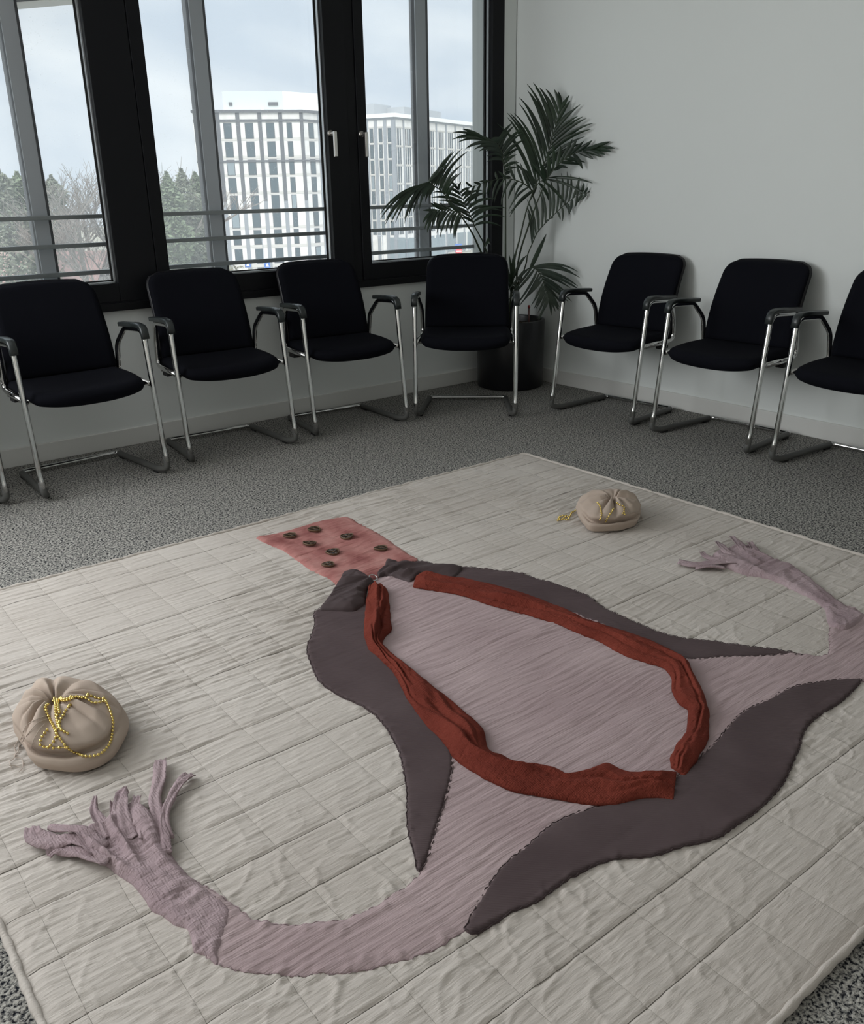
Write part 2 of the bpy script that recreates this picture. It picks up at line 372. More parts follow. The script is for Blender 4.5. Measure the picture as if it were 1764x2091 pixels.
M_greyc = mat('grey_cladding', (.36, .38, .40), .8)
g = MB().box((-220, 2, GZ-1), (330, 420, GZ-.02)).build('terrain', M_ground); struct(g)
def strip(name, P, m, z0, z1, lab, cat='road'):
    n = len(P); v = [(x, y, z0) for x, y in P]+[(x, y, z1) for x, y in P]
    f = [tuple(range(n-1, -1, -1)), tuple(range(n, 2*n))]+[(i, (i+1) % n, n+(i+1) % n, n+i) for i in range(n)]
    return tag(link(name, v, f, m, smooth=False), lab, cat)
def gx(px, py): p = fl(px, py, GZ); return (p[0], p[1])
strip('road', [gx(230, 572), gx(470, 553), gx(700, 526), gx(1010, 515), gx(1150, 560), gx(1100, 640), gx(600, 700), gx(200, 720)], M_road, GZ-.06, GZ, 'pale asphalt road and forecourt in front of the buildings')

def building(name, label, faces, zt, base=GZ, cat='building'):
    """faces: list of (A, B) ground corners, left to right as seen from the room"""
    r = empty(name, (*faces[0][0], base), label=label, cat=cat); o = np.array([*faces[0][0], base])
    return r, o
class Face:
    def __init__(s, A, B, root, o):
        s.A = np.array(A[:2]); s.B = np.array(B[:2]); d = s.B-s.A; s.L = np.linalg.norm(d); s.d = d/s.L; s.n = np.array([s.d[1], -s.d[0]])
        if s.n@(CAM[:2]-s.A) < 0: s.n = -s.n
        s.root = root; s.o = o
    def uz(s, px, py):
        v = ray(px, py); M = np.array([[v[0], -s.d[0]], [v[1], -s.d[1]]]); t, u = np.linalg.solve(M, s.A-CAM[:2]); return u, CAM[2]+t*v[2]
    def box(s, name, u0, u1, z0, z1, n0, n1, m, parent=None, kind=None):
        c = [s.A+s.d*u+s.n*w for u, w in ((u0, n0), (u1, n0), (u1, n1), (u0, n1))]
        v = [(p[0]-s.o[0], p[1]-s.o[1], z-s.o[2]) for z in (z0, z1) for p in c]
        x = link(name, v, [(0, 3, 2, 1), (4, 5, 6, 7), (0, 1, 5, 4), (1, 2, 6, 5), (2, 3, 7, 6), (3, 0, 4, 7)], m, parent or s.root, False)
        return x
def dp(px, py, d): return dep(px, py, d)
rnd = random.Random(4)
def win(F, u, w, z0, z1, lean=0, m=None):
    wd = F.box('window', u-w/2, u+w/2, z0, z1, -.05, .06, M_darkb)
    pn_ = F.box('pane', u-w/2+.12, u+w/2-.12, z0+.12, z1-.12, .05, .09, m or (M_fglass if rnd.random() < .9 else M_blind), wd)
    return wd
# --- left building
A = dp(392, 229, 160); B = dp(616, 225.4, 163); Cc = dp(690, 232, 171); Dd = dp(400, 232, 195); Ce = dp(684, 232, 200); zt = dp(500, 225.5, 161.3)[2]
r, o = building('pale_stone_building', 'pale stone block with dark window columns and white roof box, seen through the middle window', [(A[:2], B[:2])], zt)
P = [A, B, Cc, Ce, Dd]
strip('body', [(p[0], p[1]) for p in P], M_stone, GZ, zt, None, None).parent = r; bd = bpy.data.objects['body']; bd.matrix_parent_inverse = Matrix.Translation(-Vector(o))
F1 = Face(A, B, r, o); F2 = Face(B, Cc, r, o)
rows = [250.7, 289, 326, 363, 399, 435, 470, 508]
zr = [F1.uz(507, y)[1] for y in rows]
for k, z in enumerate(zr):
    for px, w in ((422, 1.2), (463.6, 1.35), (507.6, 1.4), (551, 1.4), (590, .9)):
        u = F1.uz(px, rows[0])[0]
        win(F1, u, w, z-2.5 if k < 7 else z-2.0, z)
    for px in (634, 664):
        u = F2.uz(px, rows[0])[0]; win(F2, u, 1.4, z-2.5, z)
for px, w in ((401, .5), (443.5, .65), (484.5, .65), (529.5, .65), (572, .65), (615, .6)):
    u = F1.uz(px, 240)[0]; F1.box('pilaster', u-w/2, u+w/2, zr[4]-1, zt, 0, .12, M_darkb if px < 620 else M_midb)
    F1.box('pilaster', u-w/2, u+w/2, GZ, zr[4]-1, 0, .12, M_midb)
for px in (650, 680):
    u = F2.uz(px, 240)[0]; F2.box('pilaster', u-.35, u+.35, GZ, zt, 0, .12, M_midb)
for F in (F1, F2):
    F.box('cornice', -.2, F.L+.2, zt-.35, zt+.1, 0, .35, M_darkb); F.box('cornice', 0, F.L, zt-1.75, zt-1.35, 0, .16, M_darkb)
    for k, z in enumerate(zr):
        if k: F.box('floor_band', 0, F.L, z+.15, z+.62, 0, .05, M_band)
    F.box('floor_band', 0, F.L, zr[1]-3.25, zr[1]-2.95, 0, .22, M_darkb)
    F.box('floor_band', 0, F.L, zr[7]-3.2, zr[7]-2.6, 0, .1, M_band)
u0, _ = F1.uz(455, 225); u1, z1 = F1.uz(577, 187)
rb = F1.box('roof_box', u0, u1, zt, z1+.3, -16, -2.5, mat('grey_white_cladding', (.56, .60, .59), .8))
a_ = F1.A+F1.d*u1-F1.n*2.5; b_ = dp(672, 200, 172)
F3 = Face(a_, b_[:2], r, o); F3.box('roof_box', 0, F3.L, zt, z1+.3, -12, 0, M_white)
F1.box('roof_pipe', F1.uz(534, 200)[0]-.25, F1.uz(534, 200)[0]+.25, zt, z1-2.2, -2.5, -2.1, M_white)
for px in (469, 551, 558, 564):
    u = F1.uz(px, 205)[0]; F1.box('roof_vent', u-.28, u+.28, z1-1.9, z1-1.4, -2.5, -2.3, M_darkb)
F1.box('door', F1.uz(524, 530)[0], F1.uz(540, 530)[0], GZ, GZ+2.6, 0, .08, M_darkb); F1.box('door', F1.uz(560, 530)[0], F1.uz(580, 530)[0], GZ, GZ+2.6, 0, .08, M_darkb)
# --- right building
A = dp(690, 243, 192); B = dp(803.5, 236, 186); Cc = dp(970.5, 254.5, 218); zt = B[2]
r, o = building('pale_concrete_building', 'pale concrete block with narrow paired window slits, seen through the right window', [(A[:2], B[:2])], zt)
P = [A, B, Cc, Cc+np.array([10, 30, 0]), A+np.array([5, 40, 0])]
q = strip('body', [(p[0], p[1]) for p in P], M_stone, GZ, zt, None, None); q.parent = r; q.matrix_parent_inverse = Matrix.Translation(-Vector(o))
F1 = Face(A, B, r, o); F2 = Face(B, Cc, r, o)
rows = [262, 295, 327.5, 359, 390.5, 421.5, 452]
zr = [F1.uz(776, y)[1] for y in rows]
z2 = [F2.uz(815, y)[1] for y in (262, 300.5, 339.5, 377, 411, 446)]
for z in zr:
    for px in (704, 722, 740, 758, 776.5, 795): win(F1, F1.uz(px, 262)[0], .85, z-2.65, z)
for k, z in enumerate(z2):
    for c in (812, 832, 855, 880, 900, 919, 938, 955):
        for dd_ in (-6, 0, 6):
            u = F2.uz(c, 262)[0]+dd_*.145; win(F2, u, .42 if dd_ else .66, z-3.1, z)
for px in (749, 767, 786, 802): u = F1.uz(px, 262)[0]; F1.box('pilaster', u-.35, u+.35, GZ, zt, 0, .14, M_midb)
for c in (805, 823, 844, 868, 890, 909.5, 928.5, 946.5, 962, 970): u = F2.uz(c, 262)[0]; F2.box('pilaster', u-.22, u+.22, GZ, zt, 0, .18, M_midb)
for F, zz in ((F1, zr), (F2, z2)):
    F.box('cornice', -.3, F.L+.3, zt-.25, zt+.45, 0, .6, M_white)
    F.box('cornice', 0, F.L, zt-.6, zt-.25, 0, .2, M_midb)
    for z in zz: F.box('floor_band', 0, F.L, z+.12, z+.35, 0, .08, M_band)
for k in range(3): F1.box('shop_window', 1+k*4.6+10, 4.6+k*4.6+10, GZ+.3, GZ+4.6, 0, .1, M_blind)
for k in range(7): F2.box('shop_window', 1+k*5.2, 5.4+k*5.2, GZ+.3, GZ+4.2, 0, .1, M_blind)
u0, _ = F1.uz(735, 240); F1.box('roof_box', u0, F1.L-1, zt, F1.uz(800, 213)[1], -22, -6, M_greyc)
u0, z0 = F2.uz(842, 213); F2.box('roof_box', 1, u0, zt, z0, -22, -5, M_greyc)
u0, z0 = F2.uz(877, 218); F2.box('chimney', u0, u0+1.4, zt, z0, -4, -2.5, M_white)

# --- trees
def bare_tree(name, base, h, seed, m, label, group, spread=1.0):
    rn = random.Random(seed); b = MB()
    def seg(p, d, L, r, lv):
        q = [p]; dd = Vector(d)
        for k in range(3):
            dd = (dd+Vector((rn.gauss(0, .12), rn.gauss(0, .12), rn.gauss(.03, .08)))).normalized(); q.append(q[-1]+dd*L/3)
        b.tube([tuple(x) for x in q], [r, r*.85, r*.7, r*.5], 3, False)
        if lv == 0: return
        for k in range(rn.choice((3, 4, 4, 5)) if lv > 1 else 4):
            t = rn.uniform(.3, 1); i = min(int(t*3), 2); s0 = q[i].lerp(q[i+1], t*3-i)
            a = rn.uniform(0, 2*math.pi); sd = Vector((math.cos(a), math.sin(a), 0))
            seg(s0, (dd*rn.uniform(.5, 1)+sd*rn.uniform(.4, .9)*spread+Vector((0, 0, .15))).normalized(), L*rn.uniform(.5, .72), max(r*.5, .028), lv-1)
    seg(Vector((0, 0, 0)), (0, 0, 1), h*.5, h*.016, 4)
    zt_ = max(v[2] for v in b.v); k = h/zt_; b.v = [(x*k, y*k, z*k) for x, y, z in b.v]
    o = empty(name, base, label=label, cat='tree', group=group); b.build('branches', m, o); return o
def leafy(name, base, h, w, seed, m, mt, label, group, n=900, card=.5, conic=0.35, z0=.12):
    rn = random.Random(seed); b = MB()
    for k in range(n):
        t = rn.random()**.8; z = z0*h+t*h*(1-z0); rr = w*(1-conic*t)*(math.sin(math.pi*min(1, t*.9+.12)))**.5*(.75+.35*rn.random())*(1+.25*math.sin(t*19+seed))
        a = rn.uniform(0, 2*math.pi); rr *= rn.random()**.4; c = Vector((rr*math.cos(a), rr*math.sin(a), z)); s = card*rn.uniform(.5, 1.2)
        u = Vector((rn.gauss(0, 1), rn.gauss(0, 1), rn.gauss(0, .5))).normalized(); v = u.cross(Vector((rn.gauss(0, 1), rn.gauss(0, 1), rn.gauss(0, 1)))).normalized()
        b.add([c-u*s, c+v*s*.5, c+u*s, c-v*s*.5], [(0, 1, 2, 3)])
    o = empty(name, base, label=label, cat='tree', group=group); b.build('foliage', m, o)
    MB().tube([(0, 0, 0), (0, 0, h*.5), (0, 0, h*.8)], [h*.02, h*.014, .03], 6).build('trunk', mt, o); return o
M_bark = mat('bare_bark', (.19, .175, .155), .9); M_bark2 = mat('bare_bark_reddish', (.21, .175, .15), .9)
M_con = mat('conifer_green', (.17, .21, .13), .9); M_shr = mat('dry_shrub', (.27, .25, .165), .9); M_con2 = mat('conifer_dull_green', (.20, .22, .16), .9)
def base_at(px, d): p = dep(px, 400, d); return (p[0], p[1], GZ)
def hgt(px, py, d): return dep(px, py, d)[2]-GZ
ORD = ['leftmost', 'second', 'third', 'fourth', 'fifth', 'sixth', 'seventh', 'eighth', 'ninth', 'tenth', 'eleventh', 'twelfth', 'thirteenth', 'fourteenth']
bt = sorted(((15, 350, 130), (60, 372, 118), (100, 350, 122), (120, 410, 92), (128, 328, 118), (150, 335, 110), (172, 322, 126), (190, 400, 95), (200, 335, 115), (215, 345, 121), (345, 350, 115), (365, 330, 122), (388, 322, 128)))
for i, (px, py, d) in enumerate(bt):
    w_ = 'left' if px < 300 else 'middle'
    bare_tree('bare_tree', base_at(px, d), hgt(px, py, d), 10+i, M_bark if i % 3 else M_bark2, ORD[i]+(' leafless tree' if i == 0 else ' leafless tree from the left')+', seen through the '+w_+' window', 'leafless trees in the wood')
for i, (px, py, d, w) in enumerate(((5, 345, 108, 3.6), (42, 352, 112, 3.2), (110, 358, 134, 3.6), (345, 352, 112, 2.9), (375, 345, 118, 3.1), (402, 352, 122, 2.8))):
    leafy('evergreen_tree', base_at(px, d), hgt(px, py, d), w, 40+i, M_con if i % 2 else M_con2, M_bark, ORD[i]+(' bushy evergreen tree' if i == 0 else ' bushy evergreen tree from the left')+', outside the '+('left' if px < 300 else 'middle')+' window', 'evergreens in the wood', n=4200, card=.30)
for i, (px, d, h, w) in enumerate(((60, 132, 5.5, 8), (60, 98, 3.6, 2.6), (120, 104, 3.2, 4), (140, 128, 6, 8), (180, 100, 3.4, 4), (210, 130, 6, 8), (330, 128, 6, 7), (350, 104, 3.2, 5), (390, 130, 5.5, 7), (405, 108, 3.0, 5))):
    leafy('shrub', base_at(px, d), h, w, 70+i, M_con2 if px == 60 and d < 100 else M_shr, M_bark2, ORD[i]+(' low dry shrub' if i == 0 else ' low dry shrub from the left')+', outside the '+('left' if px < 300 else 'middle')+' window', 'shrubs in front of the wood', n=2200, card=.28, conic=.1, z0=.0)
leafy('evergreen_tree', base_at(984, 235), hgt(984, 352, 235), 7, 99, M_con2, M_bark, 'dull green tree beyond the right end of the concrete building', None, n=3000, card=.5)
# --- low red-roofed hall, containers, vehicles, signs, lamp posts
M_tile = mat('faded_red_roof', (.36, .235, .21), .9); M_cwall = mat('old_render', (.52, .50, .47), .9)
h = empty('hall', base_at(18, 118), HEAD*-1, label='long low hall with a faded red roof among the trees, far left', cat='building')
MB().box((-14, 0, 0), (9, 8, 3.4)).build('wall', M_cwall, h)
MB().add([(-15, -1, 3.2), (10, -1, 3.2), (10, 4, 6.6), (-15, 4, 6.6), (-15, 9, 3.2), (10, 9, 3.2), (-15, -1, 3.4), (10, -1, 3.4), (10, 4, 6.8), (-15, 4, 6.8), (-15, 9, 3.4), (10, 9, 3.4)],
         [(6, 7, 8, 9), (9, 8, 11, 10), (1, 0, 3, 2), (2, 3, 4, 5), (0, 1, 7, 6), (5, 4, 10, 11), (1, 2, 5, 11, 8, 7), (0, 6, 9, 10, 4, 3)]).build('roof', M_tile, h)
for k in range(5):
    q = MB().box((-.12, -.12, 0), (.12, .12, 3.6)).build('fence_post', M_midb); q.location = base_at(-6+k*17, 100); tag(q, ORD[k]+(' pale fence post' if k == 0 else ' pale fence post from the left')+' before the red-roofed hall', 'post', 'fence posts by the red-roofed hall')
def container(px, py, d, L, hh, w, m, name, lab, rz, cat):
    p = base_at(px, d); e = empty(name, p, rz, label=lab, cat=cat); bevel(MB().box((-L/2, 0, .3), (L/2, w, hh)).build('body', m, e), .05)
    rr = MB()
    for k in range(int(L/.6)): rr.box((-L/2+.2+k*.6, -.06, .45), (-L/2+.45+k*.6, 0, hh-.2))
    rr.build('rib', m, e)['kind'] = 'stuff'
    MB().box((-L/2+.1, .1, 0), (L/2-.1, w-.1, .3)).build('skid', M_darkb, e)
M_cblue = mat('pale_blue_paint', (.50, .60, .68), .6); M_credd = mat('red_paint', (.62, .06, .07), .5)
container(206, 0, 78, 6.2, 2.4, 2.5, M_cblue, 'site_container', 'pale blue site container at the foot of the wood, behind the left pane', -HEAD, 'container')
container(226, 0, 86, 5, 3.3, 2.4, M_white, 'site_container', 'white site container standing behind the pale blue one', -HEAD, 'container')
container(362, 0, 80, 4.6, 2.7, 2.4, M_credd, 'site_container', 'red site container seen just above the second chair', -HEAD, 'container')
def car(px, d, rz, lab, m):
    e = empty('car', base_at(px, d), rz, label=lab, cat='car'); prof = [(-2.1, .35), (-2.1, .85), (-1.5, .98), (-.9, 1.42), (.7, 1.45), (1.5, .95), (2.1, .8), (2.15, .35)]
    n = len(prof); v = [(x, y, z) for y in (-.85, .85) for x, z in prof]
    link('body', v, [tuple(range(n)), tuple(range(2*n-1, n-1, -1))]+[(i, i+n, (i+1) % n+n, (i+1) % n) for i in range(n)], m, e, False)
    MB().box((-.85, -.87, .98), (.85, .87, 1.34)).build('side_window', M_fglass, e)
    for x in (-1.3, 1.3):
        for y in (-.8, .8): MB().tube([(x, y-.12, .33), (x, y+.12, .33)], .33, 12).build('wheel', M_rubber, e)
car(521, 143, -HEAD, 'white car parked in front of the pale stone building', M_white)
car(480, 150, -HEAD+.2, 'small grey car parked left of the white one', M_greyc)
M_sblue = mat('sign_blue', (.05, .16, .50), .5); M_sred = mat('sign_red', (.65, .03, .04), .5)
def sign(px, py, d, kind, lab):
    p = dep(px, py, d); e = empty('traffic_sign', (p[0], p[1], GZ), -HEAD, label=lab, cat='sign'); z = p[2]-GZ
    MB().tube([(0, 0, 0), (0, 0, z+.3)], .05, 6).build('post', M_greyc, e)
    if kind == 'sq':
        MB().box((-.45, -.06, z-.45), (.45, -.02, z+.45)).build('plate', M_sblue, e); MB().add([(-.28, -.07, z-.25), (.28, -.07, z-.25), (0, -.07, z+.3), (-.28, -.061, z-.25), (.28, -.061, z-.25), (0, -.061, z+.3)], [(0, 1, 2), (5, 4, 3), (0, 3, 4, 1), (1, 4, 5, 2), (2, 5, 3, 0)]).build('symbol', M_white, e)
    else:
        MB().tube([(0, -.02, z), (0, -.06, z)], .45, 20).build('plate', M_sred, e)
        if kind == 'no': MB().box((-.33, -.075, z-.08), (.33, -.061, z+.08)).build('symbol', M_white, e)
sign(506, 540, 140, 'sq', 'blue square pedestrian sign left of the white car'); sign(546, 541, 140, 'sq', 'blue square pedestrian sign right of the white car')
sign(937, 513, 120, 'no', 'red no-entry sign by the road, seen above the fourth chair'); sign(868, 510, 135, 'r', 'small red round sign in front of the concrete building'); sign(936, 505, 121, 'sq', 'small blue sign standing above the no-entry sign')
for px, py, d, lab in ((535, 484, 150, 'lamp post in front of the pale stone building'), (781, 482, 165, 'lamp post in front of the left part of the concrete building'), (862, 500, 160, 'lamp post in front of the right part of the concrete building')):
    p = dep(px, py, d); e = empty('street_lamp', (p[0], p[1], GZ), -HEAD, label='thin grey '+lab, cat='street lamp'); z = p[2]-GZ
    MB().tube([(0, 0, 0), (0, 0, z)], .08, 6).build('pole', M_greyc, e); MB().box((-.9, -.15, z-.05), (.1, .15, z+.12)).build('lamp_head', M_greyc, e)

# ================================================================== CHAIRS
def make_chair():
    root = empty('armchair', category='chair') if False else empty('armchair')
    tr = .0125
    for s in (-1, 1):
        pts = [(s*.236, .415, .019), (s*.262, .03, .019), (s*.283, -.022, .03), (s*.284, .000, .12), (s*.284, .066, .664), (s*.284, .270, .654), (s*.266, .338, .575), (s*.263, .362, .430), (s*.274, .045, .425)]
        pts = fillet(pts, [.03, .045, .03, .05, .028, .03, .045])
        # chrome tube: from the sleeve's end upward
        MB().tube(pts[14:], tr, 12).build('side_frame', M_chrome, root, True)
        sl = MB().tube(fillet([(s*.236, .430, .019), (s*.262, .03, .019), (s*.283, -.022, .03), (s*.284, -.003, .088)], [.03, .045]), tr+.0022, 12).build('floor_sleeve', M_sleeve, root, True)
        prof = [(.008, .0175), (.012, .011), (.012, -.011), (.008, -.0175), (-.008, -.016), (-.010, 0), (-.008, .016)]
        pad = fillet([(s*.284, .305, .667), (s*.284, .11, .681), (s*.284, .060, .674), (s*.284, .050, .624)], [.05, .035], 8)
        rad = [1]*len(pad); MB().tube(pad, rad, prof=prof, upv=(0, -.35, 1) if False else None).build('armrest', M_arm, root, True)
        for y in (.06, .40): bevel(MB().box((s*(.262-.065*(y-.03))-.011, y-.025, 0), (s*(.262-.065*(y-.03))+.011, y+.025, .009)).build('glide', M_rubber, root), .002)
    MB().tube(fillet([(-.236, .40, .019), (-.236, .45, .019), (.236, .45, .019), (.236, .40, .019)], .03), tr, 12).build('rear_bar', M_chrome, root, True)
    cb = MB()
    for y in (.10, .30): cb.tube([(-.272, y, .418), (.272, y, .418)], .009, 8)
    cb.build('seat_support', M_chrome, root, True)
    for s in (-1, 1): bevel(MB().box((s*.235-.022, .27, .385), (s*.235+.022, .33, .425)).build('seat_bracket', M_rubber, root), .004)
    # seat: waterfall-fronted cushion
    NU, NV = 33, 25; V = []
    for side in (1, -1):
        for j in range(NV):
            for i in range(NU):
                u = -1+2*i/(NU-1); v = j/(NV-1)
                uu = math.copysign(abs(u)**.85, u); hw = .2695-.020*v-.022*(1-v)**4
                yf = -.030+.055*abs(u)**3.2; y = yf+(.405-yf)*v
                x = uu*hw; ed = min(1, (1-abs(u))/.16); ev = min(1, v/.10, (1-v)/.06)
                e = math.sqrt(max(0, 1-(1-ed)**2))*math.sqrt(max(0, 1-(1-min(1, ev))**2))
                mid = .444-.020*(1-v)**3+.004*u*u-.008*math.sin(math.pi*v)*(1-u*u)
                V.append((x, y, mid+(.027*e if side > 0 else -(.026+.022*(1-v)**2*(1-u*u))*e)))
    F = []; n = NU*NV
    for j in range(NV-1):
        for i in range(NU-1):
            a = j*NU+i; F.append((a, a+1, a+NU+1, a+NU)); F.append((n+a, n+a+NU, n+a+NU+1, n+a+1))
    so = link('seat', V, F, M_black, root); bm = bmesh.new(); bm.from_mesh(so.data); bmesh.ops.remove_doubles(bm, verts=bm.verts, dist=.0006); bm.to_mesh(so.data); bm.free()
    # backrest
    def panel(name, m, w0, w1, z0, z1, th, yo, rc, bul):
        NU, NV = 29, 29; V = []; F = []
        for side in (-1, 1):
            for j in range(NV):
                for i in range(NU):
                    u = -1+2*i/(NU-1); v = j/(NV-1); z = z0+(z1-z0)*v; hw = w0+(w1-w0)*v**1.3
                    top = (z1-z)
                    if top < rc: hw -= rc-math.sqrt(max(0, rc*rc-(rc-top)**2))
                    if z-z0 < .012: hw -= .012-math.sqrt(max(0, .012**2-(.012-(z-z0))**2))
                    x = u*hw; zz = z-.012*(x/.25)**2*v
                    yc = .352+.135*v**1.15+.02*math.sin(math.pi*v)*-1-.018*(x/.25)**2*-1*-1+yo
                    e = math.sqrt(max(0, 1-max(0, (abs(u)-.88)/.12)**2))*math.sqrt(max(0, 1-max(0, (abs(2*v-1)-.92)/.08)**2))
                    V.append((x, yc+side*th*.5*e-(bul*math.sin(math.pi*v)*(1-u*u) if side < 0 else 0), zz))
        n = NU*NV
        for j in range(NV-1):
            for i in range(NU-1):
                a = j*NU+i; F.append((a, a+NU, a+NU+1, a+1)) if True else 0; F.append((n+a, n+a+1, n+a+NU+1, n+a+NU))
        q = link(name, V, F, m, root); bm = bmesh.new(); bm.from_mesh(q.data); bmesh.ops.remove_doubles(bm, verts=bm.verts, dist=.0004); bmesh.ops.recalc_face_normals(bm, faces=bm.faces); bm.to_mesh(q.data); bm.free()
    panel('backrest', M_black, .248, .236, .462, .874, .032, 0, .062, .006)
    panel('back_shell', M_shell, .2505, .2385, .440, .877, .012, .021, .064, 0)
    return root
chairs = [ # left foot px, right foot px as seen -> (left, right), label
    ((-148, 1075), (12, 1031), 'black armchair at the left edge of the picture, only its front leg showing'),
    ((98, 1022), (335, 968), 'leftmost black armchair whose back and seat show, under the left window pane'),
    ((392, 948), (600, 908), 'black armchair under the middle window pane, third chair left of the palm'),
    ((648, 893), (825, 862), 'black armchair below the window handles, next but one left of the palm'),
    ((856, 853), (1045, 853), 'black armchair facing the camera straight on, in front of the palm pot'),
    ((1130, 838), (1290, 872), 'black armchair along the white right wall, nearest to the palm'),
    ((1335, 885), (1525, 930), 'black armchair in the middle of the row along the white right wall'),
    ((1580, 946), None, 'black armchair cut off by the right edge of the picture'),
]
proto = None
for (l, rr_, lab) in chairs:
    L = fl(*l)[:2]
    Rr = fl(*rr_)[:2] if rr_ else L+np.array([.003, -.553])
    if l[0] < 0: L = Rr+np.array([-.553, .02])
    d = Rr-L; mid = (L+Rr)/2; rz = math.atan2(d[1], d[0])
    if proto is None: c = proto = make_chair()
    else: c = copy_tree(proto)
    c.location = (mid[0], mid[1], 0); c.rotation_euler = (0, 0, rz); tag(c, lab, 'chair', 'black cantilever armchairs set round the room')

# ================================================================== QUILT with sewn-on pieces
QX0, QX1, QY0, QY1, CELL = -4.135, -1.345, -4.03, -1.515, .1395
def scallop(P, amp=.0022, pitch=.021):
    n = int(np.linalg.norm(np.diff(np.vstack([P, P[:1]]), axis=0), axis=1).sum()/.0035); Q = resample(np.vstack([P, P[:1]]), n)[:-1]
    T = np.roll(Q, -1, 0)-np.roll(Q, 1, 0); T /= np.linalg.norm(T, axis=1)[:, None]+1e-9; s_ = np.arange(len(Q))*.0035
    a = amp*np.abs(np.sin(math.pi*s_/pitch+1.5*np.sin(s_*9)))+.0015*np.sin(s_*31)
    return Q+np.stack([T[:, 1], -T[:, 0]], 1)*a[:, None]
def px2xy(P, n=None, z=.012, off=(0, 0), sc=1.0):
    A = np.array([fl(off[0]+x/sc, off[1]+y/sc, z)[:2] for x, y in P])
    return cr_spline(A, n, True) if n else A
S8, O8 = 5.88, (650, 1120)
P_left = px2xy([(646, 1250), (644, 1275), (636, 1299), (629, 1326), (631, 1346), (639, 1370), (653, 1394), (678, 1413), (705, 1430), (745, 1447), (775, 1470), (800, 1510), (820, 1550), (828, 1600), (832, 1650), (835, 1700), (845, 1750), (855, 1784),
                (870, 1758), (885, 1712), (900, 1668), (915, 1610), (925, 1550), (905, 1500), (860, 1430), (800, 1350), (770, 1300), (762, 1240), (735, 1238), (700, 1240)], 5)
P_right = px2xy([(790, 1158), (850, 1150), (900, 1156), (945, 1161), (1000, 1166), (1060, 1173), (1100, 1186), (1145, 1199), (1190, 1215), (1213, 1230), (1243, 1248), (1281, 1267), (1326, 1286), (1371, 1301), (1439, 1311), (1514, 1320), (1589, 1331), (1646, 1343),
                 (1589, 1342), (1532, 1344), (1476, 1346), (1427, 1350), (1386, 1345), (1330, 1325), (1240, 1285), (1140, 1245), (1000, 1208), (900, 1190), (840, 1175)], 5)
P_bot = px2xy([(1759, 1394), (1729, 1428), (1685, 1458), (1652, 1486), (1636, 1513), (1633, 1535), (1614, 1579), (1581, 1628), (1549, 1661), (1505, 1688), (1461, 1718), (1401, 1734), (1325, 1754), (1281, 1757), (1226, 1770), (1177, 1792), (1139, 1814), (1100, 1846), (1046, 1871),
               (1002, 1896), (969, 1911), (949, 1904), (958, 1879), (980, 1835), (1019, 1781), (1073, 1732), (1122, 1688), (1193, 1658), (1270, 1635), (1370, 1595), (1445, 1535), (1483, 1488), (1516, 1458), (1565, 1431), (1620, 1406), (1685, 1393), (1729, 1389)], 5)
# mauve body and the sewn half of both arms
P_mauve = px2xy([(765, 1186), (850, 1180), (1000, 1200), (1140, 1240), (1290, 1290), (1430, 1325), (1520, 1330), (1600, 1334), (1660, 1340), (1688, 1336), (1692, 1305), (1692, 1278), (1688, 1255), (1706, 1238), (1740, 1242), (1764, 1256), (1800, 1285), (1822, 1320), (1815, 1365), (1770, 1392),
                 (1700, 1410), (1640, 1425), (1580, 1460), (1500, 1540), (1380, 1625), (1250, 1680), (1130, 1730), (1050, 1800), (975, 1885), (947, 1907), (904, 1934), (871, 1950), (833, 1964), (800, 1970), (760, 1984), (700, 1994), (643, 1993), (615, 1998), (555, 1994), (508, 1994), (476, 1986), (444, 1974), (421, 1956),
                 (425, 1925), (400, 1890), (385, 1850), (392, 1815), (409, 1806), (444, 1829), (472, 1845), (492, 1857), (516, 1877), (544, 1884), (571, 1891), (615, 1891), (651, 1885), (700, 1879), (760, 1855), (800, 1832), (835, 1808), (858, 1782), (862, 1740), (880, 1650), (880, 1540), (820, 1420), (760, 1320), (745, 1250)], 4)
P_pink = px2xy([(523, 1101), (560, 1093), (600, 1083), (640, 1071), (676, 1062), (706, 1057), (722, 1064), (737, 1073), (768, 1089), (790, 1103), (812, 1118), (835, 1134), (853, 1147), (800, 1170), (760, 1190), (700, 1215), (687, 1198), (668, 1182), (635, 1167), (606, 1145), (575, 1125)], 3)
P_left, P_right, P_bot, P_mauve = [scallop(p) for p in (P_left, P_right, P_bot, P_mauve)]
HS = .0037
GXn = int((QX1-QX0)/HS)+1; GYn = int((QY1-QY0)/HS)+1
gxs = np.linspace(QX0, QX1, GXn); gys = np.linspace(QY0, QY1, GYn); GXX, GYY = np.meshgrid(gxs, gys)
def blur(a, k):
    for ax in (0, 1):
        c = np.cumsum(np.pad(a, [(k+1, k) if i == ax else (0, 0) for i in (0, 1)], 'edge'), axis=ax)
        a = (np.take(c, range(2*k+1, c.shape[ax]), axis=ax)-np.take(c, range(0, c.shape[ax]-2*k-1), axis=ax))/(2*k+1)
    return a
def blur2(a, k): return blur(blur(a, k), k)
flat = np.zeros(GXX.shape)
for P in (P_left, P_right, P_bot): flat = np.maximum(flat, inside(GXX, GYY, P))
mau = inside(GXX, GYY, P_mauve).astype(float)
pk = inside(GXX, GYY, P_pink).astype(float)
edge = np.zeros(GXX.shape)
allm = np.maximum(np.maximum(flat, mau), 0)
bl = blur2(allm, 6); nearedge = np.clip(4*bl*(1-bl), 0, 1)
def ridged(x, y, p=1.0): return (1-np.abs(pn(x, y))*2)**p
wx = GXX+.03*pn(GXX*3, GYY*3); wy = GYY+.018*pn(GXX*4+9, GYY*4)+.03*pn(GXX*1.3+5, GYY*1.6)
